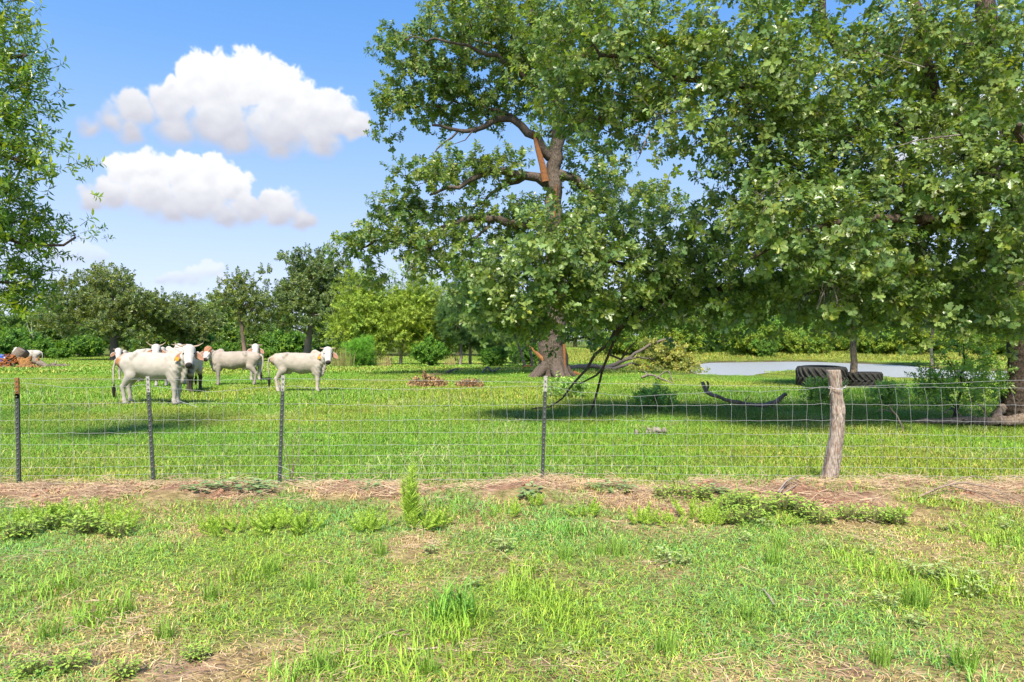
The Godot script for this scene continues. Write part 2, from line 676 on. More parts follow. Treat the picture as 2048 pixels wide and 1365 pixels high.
func make_grass() -> void:
	var green := [Color(0.27, 0.43, 0.06), Color(0.32, 0.47, 0.07), Color(0.21, 0.36, 0.05), Color(0.40, 0.48, 0.11)]
	var bluish := [Color(0.19, 0.37, 0.10), Color(0.24, 0.42, 0.14), Color(0.16, 0.31, 0.07)]
	var tan_tones := [Color(0.64, 0.47, 0.21), Color(0.58, 0.41, 0.17), Color(0.68, 0.54, 0.28), Color(0.55, 0.48, 0.16)]
	var verge := func(x: float, z: float) -> float:
		return (1.0 - 0.86 * strip_share(x, -z)) * (1.0 - 0.8 * bare_spot(x, z)) * (1.1 - 0.85 * dryness(x, z) ** 1.4)
	var verge_dry := func(x: float, z: float) -> float:
		return (1.0 - 0.6 * strip_share(x, -z)) * (0.07 + 0.5 * dryness(x, z))
	var verge_tint := func(x: float, z: float) -> Color:
		var t := clampf(n_big.get_noise_2d(x * 1.6, z * 1.6) * 1.3 + 0.5, 0.0, 1.0)
		return Color(1.25, 1.18, 0.8).lerp(Color(0.92, 1.12, 1.25), t) * rng.randf_range(0.85, 1.15)
	var plain := func(_x: float, _z: float) -> Color:
		return Color.WHITE * rng.randf_range(0.8, 1.15)
	sow("lawn_grass", "short green mown grass of the verge in front of the fence", blades(300, 0.28, 0.02, 0.06, 0.0050, 1.5, green + bluish), M.grass, 2.3, 6.9, 0.21, 1.6, verge, verge_tint, 0.85, 1.3)
	sow("dry_grass", "yellowed dry grass among the green of the verge", blades(220, 0.28, 0.015, 0.05, 0.0042, 1.8, tan_tones), M.straw, 2.3, 7.0, 0.22, 1.6, verge_dry, plain, 0.8, 1.3)
	var tall := func(x: float, z: float) -> float:
		return (1.0 - 0.9 * strip_share(x, -z)) * smoothstep(0.2, 0.6, n_mid.get_noise_2d(x * 0.8 + 60.0, z * 0.8)) * 0.8
	sow("long_grass", "longer bright green grass blades in loose tufts on the verge", blades(26, 0.10, 0.06, 0.15, 0.0055, 1.0, [Color(0.24, 0.42, 0.06), Color(0.30, 0.47, 0.08), Color(0.20, 0.36, 0.05)]), M.grass, 2.3, 6.4, 0.13, 1.6, tall, verge_tint, 0.8, 1.3)
	# the pasture behind the fence
	var field := func(x: float, z: float) -> float:
		return 0.0 if pond_distance(x, z) < 0.25 else smoothstep(7.0, 7.5, -z + 0.4 * n_mid.get_noise_2d(x * 2.0, z))
	# patches of lusher and yellower turf, scattered by noise
	var field_tint := func(x: float, z: float) -> Color:
		var t := clampf(n_big.get_noise_2d(x * 0.7 + 70.0, z * 0.7) * 1.5 + 0.42 + 0.7 * n_mid.get_noise_2d(x * 0.8, z * 0.8), 0.0, 1.0)
		var c := Color(0.80, 1.05, 0.80).lerp(Color(1.18, 1.05, 0.92), t)
		return c * rng.randf_range(0.86, 1.14)
	var lush := [Color(0.20, 0.36, 0.045), Color(0.24, 0.40, 0.05), Color(0.17, 0.31, 0.04), Color(0.27, 0.40, 0.07)]
	var mix := lush + lush + [Color(0.50, 0.46, 0.17), Color(0.40, 0.46, 0.10)]
	sow("pasture_grass", "lush bright green pasture grass close behind the wire fence", blades(400, 0.42, 0.03, 0.10, 0.0056, 1.4, mix), M.grass, 7.1, 16.0, 0.36, 1.5, field, field_tint, 0.85, 1.35)
	sow("pasture_grass", "bright green pasture grass round the cattle and the split oak", blades(420, 0.85, 0.05, 0.13, 0.0105, 1.3, mix), M.grass, 16.0, 34.0, 0.75, 2.0, field, field_tint, 0.85, 1.35)
	sow("pasture_grass", "distant bright green pasture grass reaching the trees and pond banks", blades(110, 1.15, 0.07, 0.18, 0.04, 1.2, mix), M.grass, 34.0, 112.0, 0.95, 3.0, field, field_tint, 0.9, 1.4)
	var spots := func(x: float, z: float) -> float:
		return 0.0 if pond_distance(x, z) < 0.4 else smoothstep(0.02, 0.5, n_mid.get_noise_2d(x * 0.55 + 12.0, z * 0.55) + 0.35 * n_fine.get_noise_2d(x * 0.3, z * 0.3)) * 0.85
	sow("pasture_weeds", "pale seeding weeds in patches through the pasture", blades(34, 0.20, 0.04, 0.15, 0.008, 1.6, [Color(0.42, 0.47, 0.20), Color(0.38, 0.46, 0.16), Color(0.30, 0.40, 0.12), Color(0.50, 0.46, 0.22)]), M.grass, 7.6, 30.0, 0.30, 1.5, spots, plain, 0.7, 1.3, "weeds")


func make_soil_strip() -> void:
	# straw and clods on the bare strip
	var tr := []
	var cols := PackedColorArray()
	var b := Buf.new()
	for k in 9:
		var a := rng.randf() * TAU
		var p := Vector3(rng.randfn() * 0.05, rng.randf_range(0.0, 0.02), rng.randfn() * 0.05)
		var l := rng.randf_range(0.06, 0.17)
		var dir := Vector3(cos(a), rng.randf_range(-0.1, 0.25), sin(a))
		var bend := Vector3(-sin(a), 0.2, cos(a)) * rng.randfn() * 0.03
		b.tube(PackedVector3Array([p, p + dir * l * 0.5 + bend, p + dir * l]), PackedFloat32Array([0.0017, 0.0015, 0.0008]), 3, Color(0.64, 0.49, 0.32) * rng.randf_range(0.7, 1.25), 0.0, false)
	var litter := b.mesh()
	for k in 3000:
		var x := rng.randf_range(-7.5, 7.5)
		var d := rng.randf_range(5.5, 7.35)
		if rng.randf() < strip_share(x, d) * (0.35 + 0.9 * clampf(n_mid.get_noise_2d(x * 1.5 + 80.0, d * 1.5) + 0.4, 0.0, 1.0)):
			tr.append(Transform3D(facing(Vector3.UP + gauss() * 0.15, rng.randf() * TAU, Vector3.ONE * rng.randf_range(0.7, 1.5)), Vector3(x, ground_y(x, -d) + 0.003, -d)))
			cols.append(Color.WHITE * rng.randf_range(0.75, 1.2))
	for k in 500:
		var x := rng.randf_range(-5.0, 5.0)
		var d := rng.randf_range(2.4, 5.8)
		if dryness(x, -d) > 0.62 or bare_spot(x, -d) > 0.3:
			tr.append(Transform3D(facing(Vector3.UP + gauss() * 0.15, rng.randf() * TAU, Vector3.ONE * rng.randf_range(0.5, 1.1)), Vector3(x, ground_y(x, -d) + 0.012, -d)))
			cols.append(Color.WHITE * rng.randf_range(0.8, 1.2))
	tag(scatter("straw_litter", litter, M.straw, self, tr, cols), "dead straw scattered over the bare strip along the fence", "straw", "", "stuff")
	tr = []
	cols = PackedColorArray()
	for k in 2600:
		var x := rng.randf_range(-7.5, 7.5)
		var d := rng.randf_range(5.7, 7.2)
		if rng.randf() < strip_share(x, d) * 0.7:
			var s := rng.randf_range(0.006, 0.028)
			tr.append(Transform3D(facing(gauss(), rng.randf() * TAU, Vector3(s, s * 0.7, s * 0.85)), Vector3(x, ground_y(x, -d) + s * 0.2, -d)))
			cols.append(Color(0.36, 0.20, 0.13) * rng.randf_range(0.7, 1.3))
	tag(scatter("soil_clods", lump(7), M.straw, self, tr, cols), "crumbled red brown clods on the bare strip", "soil", "", "stuff")


func lump(sd: int) -> ArrayMesh:
	var sm := SphereMesh.new()
	sm.radius = 1.0
	sm.height = 2.0
	sm.radial_segments = 7
	sm.rings = 4
	var arr := sm.get_mesh_arrays()
	var v: PackedVector3Array = arr[Mesh.ARRAY_VERTEX]
	var b := Buf.new()
	for p in v:
		var q := p * (1.0 + 0.28 * n_mid.get_noise_3d(p.x * 1.4 + sd, p.y * 1.4, p.z * 1.4) * 2.0)
		b.vert(q, p.normalized(), Color.WHITE)
	b.i = arr[Mesh.ARRAY_INDEX]
	return b.mesh()


# ---------------------------------------------------------------- foliage pieces
func leaf(b: Buf, base: Vector3, dir: Vector3, up: Vector3, length: float, outline: Array, col: Color, fold := 0.25, droop := 0.25) -> void:
	# one leaf blade folded along its midrib; outline is [along, half width] pairs
	var f := dir.normalized()
	var side := f.cross(up).normalized()
	var nn := side.cross(f).normalized()
	var first := b.v.size()
	for o in outline:
		var u: float = o[0]
		var w: float = o[1]
		var mid := base + f * (u * length) - nn * (droop * u * u * length)
		var lift := nn * (w * length * fold)
		b.vert(mid, nn, col)
		b.vert(mid + side * (w * length) + lift, (nn - side * fold).normalized(), col)
		b.vert(mid - side * (w * length) + lift, (nn + side * fold).normalized(), col)
	for k in outline.size() - 1:
		var a := first + k * 3
		b.quad(a, a + 3, a + 4, a + 1)
		b.quad(a, a + 2, a + 5, a + 3)


func sprig(count: int, stem: float, length: float, outline: Array, tones: Array, spread: float, fold: float, droop: float, twig := true) -> ArrayMesh:
	var b := Buf.new()
	if twig:
		b.tube(PackedVector3Array([Vector3.ZERO, Vector3(0.01, stem * 0.5, 0), Vector3(0, stem, 0.01)]), PackedFloat32Array([0.006, 0.005, 0.003]), 3, Color(0.16, 0.14, 0.11), 0.0, false)
	for k in count:
		var t := (k + 0.5) / count
		var a := k * 2.4 + rng.randfn() * 0.4
		var out := Vector3(cos(a), 0, sin(a))
		var dir := (out * spread + Vector3.UP * (0.15 + 0.9 * t * t) + gauss() * 0.22).normalized()
		var up := (Vector3.UP - out * 0.3 + gauss() * 0.35).normalized()
		if absf(dir.dot(up)) > 0.93:
			up = (out * -1.0 + gauss() * 0.2).normalized()
		var col: Color = tones[rng.randi() % tones.size()]
		leaf(b, Vector3(0, stem * (0.25 + 0.75 * t), 0) + out * 0.01, dir, up, length * rng.randf_range(0.7, 1.2), outline, col * rng.randf_range(0.8, 1.25), fold, droop * rng.randf_range(0.2, 1.6))
	return b.mesh()


func needle_burst(count: int, length: float, wide: float, tones: Array) -> ArrayMesh:
	var b := Buf.new()
	for k in count:
		var a := rng.randf() * TAU
		var t := rng.randf()
		var dir := (Vector3(cos(a), 0, sin(a)) * rng.randf_range(0.4, 1.0) + Vector3.UP * rng.randf_range(0.2, 1.0)).normalized()
		var p := Vector3(0, t * length * 0.9, 0)
		var side := dir.cross(gauss()).normalized() * wide
		var col: Color = tones[rng.randi() % tones.size()]
		var nn := side.cross(dir).normalized()
		var i0 := b.vert(p - side, nn, col)
		b.vert(p + side, nn, col)
		b.vert(p + dir * length, nn, col)
		b.tri(i0, i0 + 2, i0 + 1)
	return b.mesh()


func make_sprigs() -> void:
	var lobed := [[0.0, 0.02], [0.12, 0.05], [0.28, 0.17], [0.36, 0.10], [0.52, 0.36], [0.62, 0.31], [0.68, 0.17], [0.84, 0.29], [0.93, 0.2], [1.0, 0.03]]
	var oval := [[0.0, 0.02], [0.35, 0.24], [0.7, 0.22], [1.0, 0.0]]
	var narrow := [[0.0, 0.01], [0.3, 0.16], [0.65, 0.14], [1.0, 0.0]]
	var g := [Color(0.20, 0.31, 0.105), Color(0.24, 0.345, 0.11), Color(0.175, 0.28, 0.105), Color(0.31, 0.38, 0.11), Color(0.28, 0.345, 0.20)]
	S.oak = sprig(15, 0.21, 0.098, lobed, g, 1.0, 0.28, 0.35)
	S.oak_mid = sprig(14, 0.30, 0.17, [[0.0, 0.02], [0.45, 0.30], [0.62, 0.18], [0.82, 0.27], [1.0, 0.0]], g, 1.0, 0.25, 0.3)
	S.far = sprig(20, 0.55, 0.26, [[0.0, 0.02], [0.5, 0.30], [1.0, 0.0]], g, 1.0, 0.2, 0.3, false)
	S.narrow = sprig(13, 0.30, 0.13, narrow, [Color(0.13, 0.24, 0.04), Color(0.17, 0.28, 0.05), Color(0.26, 0.35, 0.05), Color(0.10, 0.19, 0.04)], 0.9, 0.2, 0.5)
	S.willow = sprig(26, 0.75, 0.17, narrow, [Color(0.37, 0.50, 0.08), Color(0.44, 0.57, 0.10), Color(0.30, 0.43, 0.08)], 0.7, 0.15, 0.9, false)
	S.small = sprig(14, 0.16, 0.055, oval, g, 0.9, 0.2, 0.2)
	S.bush = sprig(18, 0.35, 0.16, oval, [Color(0.14, 0.25, 0.05), Color(0.20, 0.32, 0.06), Color(0.11, 0.20, 0.05)], 1.0, 0.2, 0.3, false)
	S.pine = needle_burst(70, 0.24, 0.006, [Color(0.09, 0.18, 0.08), Color(0.13, 0.23, 0.10), Color(0.15, 0.27, 0.08)])
	S.dead = sprig(10, 0.2, 0.13, oval, [Color(0.42, 0.27, 0.14), Color(0.36, 0.22, 0.10), Color(0.50, 0.36, 0.20), Color(0.28, 0.17, 0.09)], 1.0, 0.5, 0.6)


# ---------------------------------------------------------------- trees
# limbs: [[points], r0, r1]; blobs: [centre, radii, twigs]; all relative to parent
func grow(parent: Node3D, limbs: Array, blobs: Array, o: Dictionary) -> void:
	var P := PackedVector3Array()
	var UPN := PackedInt32Array()
	var R := PackedFloat32Array()
	var step: float = o.get("step", 0.4)
	for l in limbs:
		var line := smooth_line(l[0], step, o.get("wobble", 0.03))
		var up := -1
		var from := 0
		if P.size() > 0:
			var best := 1e9
			for k in P.size():
				var dd := P[k].distance_squared_to(line[0])
				if dd < best:
					best = dd
					up = k
			if best < step * step:
				from = 1
		for k in range(from, line.size()):
			P.append(line[k])
			UPN.append(up)
			R.append(lerpf(l[1], l[2], pow(float(k) / (line.size() - 1), l[3] if l.size() > 3 else 0.8)))
			up = P.size() - 1
	var n_limb := P.size()
	var goals := []
	for b in blobs:
		var made := 0
		while made < b[2]:
			var q := Vector3(rng.randf_range(-1, 1), rng.randf_range(-1, 1), rng.randf_range(-1, 1))
			if q.length() > 1.0 or (q.length() < 0.45 and rng.randf() < 0.5):
				continue
			made += 1
			var p: Vector3 = b[0] + q * b[1]
			var near := 1e9
			for k in n_limb:
				near = minf(near, P[k].distance_squared_to(p))
			goals.append([near, p, b[0]])
	goals.sort_custom(func(a, c): return a[0] < c[0])
	var tips := PackedInt32Array()
	var hearts := PackedVector3Array()
	for g in goals:
		var p: Vector3 = g[1]
		var best := 1e9
		var up := 0
		for k in P.size():
			var dd := P[k].distance_squared_to(p)
			if dd < best:
				best = dd
				up = k
		var gap := sqrt(best)
		var m := maxi(1, int(ceil(gap / step)))
		var a := P[up]
		for k in range(1, m + 1):
			var t := float(k) / m
			var q: Vector3 = a.lerp(p, t) + Vector3.UP * (sin(t * PI) * gap * o.get("arch", 0.12))
			if k < m:
				q += gauss() * gap * 0.05
			P.append(q)
			UPN.append(up)
			R.append(0.0)
			up = P.size() - 1
		tips.append(up)
		hearts.append(g[2])
	# branch thickness: a parent carries what its children carry
	var n := P.size()
	var acc := PackedFloat32Array()
	acc.resize(n)
	var twig: float = o.get("twig", 0.007)
	var kids := []
	kids.resize(n)
	for k in range(n - 1, -1, -1):
		if acc[k] == 0.0:
			acc[k] = pow(twig, 2.3)
		if k >= n_limb:
			R[k] = pow(acc[k], 1.0 / 2.3)
		if UPN[k] >= 0:
			acc[UPN[k]] += acc[k]
			if kids[UPN[k]] == null:
				kids[UPN[k]] = PackedInt32Array()
			kids[UPN[k]].append(k)
	for k in range(n_limb, n):
		R[k] = minf(R[k], R[UPN[k]] * 0.9)
	var thick := Buf.new()
	var thin := Buf.new()
	var starts := [[0, -1]]
	var bark: Color = o.get("bark", Color(0.20, 0.175, 0.15))
	var detail: int = o.get("sides", 4)
	while starts.size() > 0:
		var s: Array = starts.pop_back()
		var pts := PackedVector3Array()
		var rad := PackedFloat32Array()
		var k: int = s[0]
		if s[1] >= 0:
			pts.append(P[s[1]])
			rad.append(R[k])
		while k >= 0:
			pts.append(P[k])
			rad.append(R[k])
			var main := -1
			if kids[k] != null:
				for c in kids[k]:
					if main < 0 or R[c] > R[main]:
						main = c
				for c in kids[k]:
					if c != main:
						starts.append([c, k])
			k = main
		if pts.size() > 1:
			var big: bool = rad[0] > o.get("trunk_from", 0.12)
			(thick if big else thin).tube(pts, rad, (14 if big else 4) if detail > 3 else (7 if big else 3), bark * rng.randf_range(0.85, 1.15), 0.16 if big else 0.0)
	if thin.v.size() > 0:
		# all the wood of a tree is one part
		var shift := thick.v.size()
		thick.v.append_array(thin.v)
		thick.n.append_array(thin.n)
		thick.c.append_array(thin.c)
		for k in thin.i:
			thick.i.append(k + shift)
		thin = Buf.new()
	if thick.v.size() > 0:
		part("trunk" if o.get("trunk_from", 0.12) < 50.0 else "stems", thick.mesh(), o.get("bark_mat", M.bark), parent)
	if thin.v.size() > 0:
		part("branches", thin.mesh(), o.get("bark_mat", M.bark), parent)
	var tr := []
	var cols := PackedColorArray()
	var per: int = o.get("sprigs", 10)
	var clump: float = o.get("clump", 0.35)
	var size: float = o.get("size", 1.0)
	var pal: Array = o.get("tones", [Color.WHITE])
	var hang: float = o.get("hang", 0.0)
	for k in tips.size():
		var p := P[tips[k]]
		var out := (p - hearts[k]).normalized()
		var base_col: Color = pal[rng.randi() % pal.size()]
		for j in per:
			var g := gauss() * clump
			g.y *= 0.7
			var dir := (g.normalized() * 0.8 + out * 0.5 + Vector3.UP * (0.7 - hang) + gauss() * 0.35).normalized()
			var sz := size * rng.randf_range(0.7, 1.3)
			tr.append(Transform3D(facing(dir, rng.randf() * TAU, Vector3(sz, sz, sz)), p + g))
			var tone: Color = base_col.lerp(pal[rng.randi() % pal.size()], 0.4) * rng.randf_range(0.85, 1.18)
			cols.append(tone)
	if tr.size() > 0:
		scatter("crown", o.get("leaf", S.oak), o.get("leaf_mat", M.leaf), parent, tr, cols)


func simple_tree(called: String, label: String, group: String, where: Vector3, height: float, wide: float, o: Dictionary) -> Node3D:
	var t := thing(called, label, o.get("cat", "tree"), where, 0.0, group)
	var low: float = o.get("low", 0.22)
	var trunk_r: float = o.get("trunk", height * 0.028)
	var lean := Vector3(rng.randfn() * 0.05, 0, rng.randfn() * 0.05) * height
	var limbs := [[[Vector3(0, -0.2, 0), Vector3(0, height * 0.12, 0) + lean * 0.1, Vector3(0, height * 0.35, 0) + lean * 0.5, lean + Vector3(0, height * 0.62, 0), lean * 1.3 + Vector3(0, height * 0.9, 0)], trunk_r * 1.25, trunk_r * 0.2]]
	var arms: int = o.get("arms", 7)
	var blobs := []
	var twigs: int = o.get("twigs", 90)
	for k in arms:
		var a := k * 2.4 + rng.randfn() * 0.3
		var u := (k + 0.5) / arms
		var h0 := height * lerpf(low + 0.05, 0.62, u)
		var reach := wide * 0.5 * (1.0 - 0.75 * absf(u - 0.35)) * rng.randf_range(0.55, 0.8)
		var tip := Vector3(cos(a) * reach, h0 + height * rng.randf_range(0.06, 0.2), sin(a) * reach) + lean * u
		limbs.append([[Vector3(0, h0, 0) + lean * (h0 / height), Vector3(cos(a), 0, sin(a)) * reach * 0.5 + Vector3(0, h0 + height * 0.07, 0), tip], trunk_r * 0.45, trunk_r * 0.1])
		blobs.append([tip, Vector3(wide * 0.24, height * 0.15, wide * 0.24) * rng.randf_range(0.8, 1.2), int(twigs * 0.75 / arms)])
	blobs.append([lean + Vector3(0, height * 0.84, 0), Vector3(wide * 0.24, height * 0.16, wide * 0.24), int(twigs * 0.16)])
	blobs.append([lean * 0.6 + Vector3(0, height * 0.58, 0), Vector3(wide * 0.34, height * 0.22, wide * 0.34), int(twigs * 0.25)])
	var opt := {"step": height * 0.06, "leaf": S.far, "sprigs": 12, "clump": 0.5, "sides": 3, "bark_mat": M.far_bark, "twig": 0.012, "trunk_from": trunk_r * 0.8}
	opt.merge(o, true)
	grow(t, limbs, blobs, opt)
	return t


func bush(called: String, label: String, group: String, where: Vector3, height: float, wide: float, o: Dictionary) -> Node3D:
	var t := thing(called, label, o.get("cat", "bush"), where, 0.0, group)
	var limbs := [[[Vector3(0, -0.05, 0), Vector3(0, height * 0.3, 0)], 0.02 * height, 0.014 * height]]
	var blobs := [[Vector3(0, height * 0.5, 0), Vector3(wide * 0.42, height * 0.42, wide * 0.36), int(o.get("twigs", 30))]]
	for k in 5:
		var a := k * 1.3 + rng.randf()
		var tip := Vector3(cos(a) * wide * 0.3, height * rng.randf_range(0.5, 0.8), sin(a) * wide * 0.26)
		limbs.append([[Vector3.ZERO, Vector3(cos(a) * wide * 0.1, height * 0.3, sin(a) * wide * 0.1), tip], 0.012 * height, 0.006 * height])
		blobs.append([tip, Vector3(wide * 0.2, height * 0.2, wide * 0.18), int(o.get("twigs", 30) * 0.16)])
	var opt := {"step": height * 0.2, "leaf": S.bush, "sprigs": 8, "clump": wide * 0.09, "sides": 3, "bark_mat": M.far_bark, "twig": 0.006, "trunk_from": 99.0, "leaf_mat": M.soft_leaf}
	opt.merge(o, true)
	grow(t, limbs, blobs, opt)
	return t


func make_far_trees() -> void:
	var oak_tones := [Color(1.05, 0.98, 1.1), Color(1.25, 1.12, 1.2), Color(1.5, 1.25, 1.2), Color(0.9, 0.9, 1.05)]
	var wood_tones := [Color(0.9, 1.1, 0.85), Color(1.2, 1.35, 0.9), Color(0.75, 0.95, 0.85), Color(1.6, 1.6, 0.9)]
	# standing in the pasture
	simple_tree("oak_tree", "broad rounded dark oak standing behind the horned white cattle", "", stand(228, 88), 12.0, 15.5, {"twigs": 190, "tones": oak_tones, "low": 0.16, "trunk": 0.5, "arms": 10, "sprigs": 13})
	simple_tree("oak_tree", "smaller dark oak between the broad rounded oak and the slim bare-stemmed tree", "", stand(362, 96), 8.8, 10.5, {"twigs": 110, "tones": oak_tones, "low": 0.15})
	simple_tree("slim_tree", "slim open-crowned tree with a tall bare brown trunk behind the cattle", "", stand(490, 80), 10.6, 7.0, {"twigs": 40, "tones": oak_tones, "low": 0.46, "trunk": 0.26, "bark": Color(0.26, 0.19, 0.15), "sprigs": 9, "arms": 6})
	simple_tree("oak_tree", "tall dense dark oak next to the yellow green willows", "", stand(612, 84), 14.0, 13.5, {"twigs": 210, "tones": [Color(0.8, 0.86, 1.0), Color(1.0, 1.0, 1.15), Color(1.25, 1.12, 1.2)], "low": 0.14, "trunk": 0.45, "arms": 11, "sprigs": 13})
	# the wood along the far edge of the pasture and behind the pond
	var a := simple_tree("wood_tree", "green tree in the wood along the far edge of the pasture", "trees of the wood round the pasture", stand(60, 118), 8.0, 9.5, {"twigs": 100, "tones": wood_tones, "low": 0.06})
	var b := simple_tree("wood_tree", "green tree in the wood along the far edge of the pasture", "trees of the wood round the pasture", stand(440, 112), 10.0, 9.0, {"twigs": 110, "tones": wood_tones, "low": 0.08})
	var c := simple_tree("wood_tree", "green tree in the wood along the far edge of the pasture", "trees of the wood round the pasture", stand(155, 122), 7.5, 10.0, {"twigs": 100, "tones": [Color(0.9, 1.1, 0.8), Color(0.7, 0.9, 0.8), Color(1.2, 1.3, 0.8)], "low": 0.05})
	var spots := [[-120, 112, 1.2], [-30, 116, 1.1], [20, 128, 0.85], [100, 130, 0.95], [200, 118, 0.8], [262, 124, 0.9], [310, 112, 0.85], [345, 130, 1.0], [400, 108, 0.75], [470, 126, 1.05], [520, 106, 0.7], [560, 118, 0.9], [640, 110, 0.8], [690, 122, 1.05], [740, 116, 1.2], [800, 128, 1.2], [860, 110, 1.15], [915, 124, 1.3], [975, 112, 1.2], [1030, 126, 1.25], [1085, 112, 1.1], [1150, 122, 1.25], [1215, 108, 1.15], [1280, 124, 1.35], [1345, 112, 1.2], [1410, 122, 1.35], [1470, 110, 1.2], [1540, 120, 1.3], [1605, 108, 1.15], [1670, 120, 1.35], [1740, 110, 1.2], [1810, 122, 1.3], [1880, 108, 1.2], [1950, 118, 1.3], [2030, 108, 1.2], [2110, 118, 1.3], [2200, 106, 1.2], [2300, 116, 1.3]]
	var k := 0
	for s in spots:
		k += 1
		copy_of([a, b, c][k % 3], "wood_tree", stand(s[0], s[1]), rng.randf() * TAU, s[2] * rng.randf_range(0.92, 1.08))
	# bushes under the edge of that wood
	var e := bush("edge_bush", "low leafy bush at the foot of the wood behind the pasture", "bushes along the edge of the wood", stand(70, 100), 2.2, 4.2, {"twigs": 34, "tones": wood_tones, "size": 1.6})
	for s in [[-20, 98, 1.4], [22, 104, 1.7], [118, 96, 0.6], [165, 106, 1.2], [278, 100, 0.5], [325, 98, 0.75], [398, 102, 1.3], [446, 96, 0.9], [540, 97, 0.6], [572, 102, 1.5], [655, 94, 0.8]]:
		copy_of(e, "edge_bush", stand(s[0], s[1]), rng.randf() * TAU, s[2])
	# dead snag at the far left
	var snag := thing("dead_tree", "bare grey dead tree poking above the wood", "tree", stand(63, 104))
	var sb := Buf.new()
	stick(sb, [Vector3(0, -0.2, 0), Vector3(0.1, 3.0, 0), Vector3(-0.1, 6.0, 0.1)], 0.12, 0.02, Color(0.45, 0.42, 0.40), 5, 0.1, 0.6)
	stick(sb, [Vector3(0.05, 2.6, 0), Vector3(0.7, 4.4, 0), Vector3(0.8, 5.4, 0)], 0.05, 0.012, Color(0.45, 0.42, 0.40), 4, 0.1, 0.6)
	stick(sb, [Vector3(0, 3.4, 0), Vector3(-0.6, 4.6, 0), Vector3(-0.8, 5.6, 0)], 0.05, 0.012, Color(0.45, 0.42, 0.40), 4, 0.1, 0.6)
	part("trunk", sb.mesh(), M.far_bark, snag)


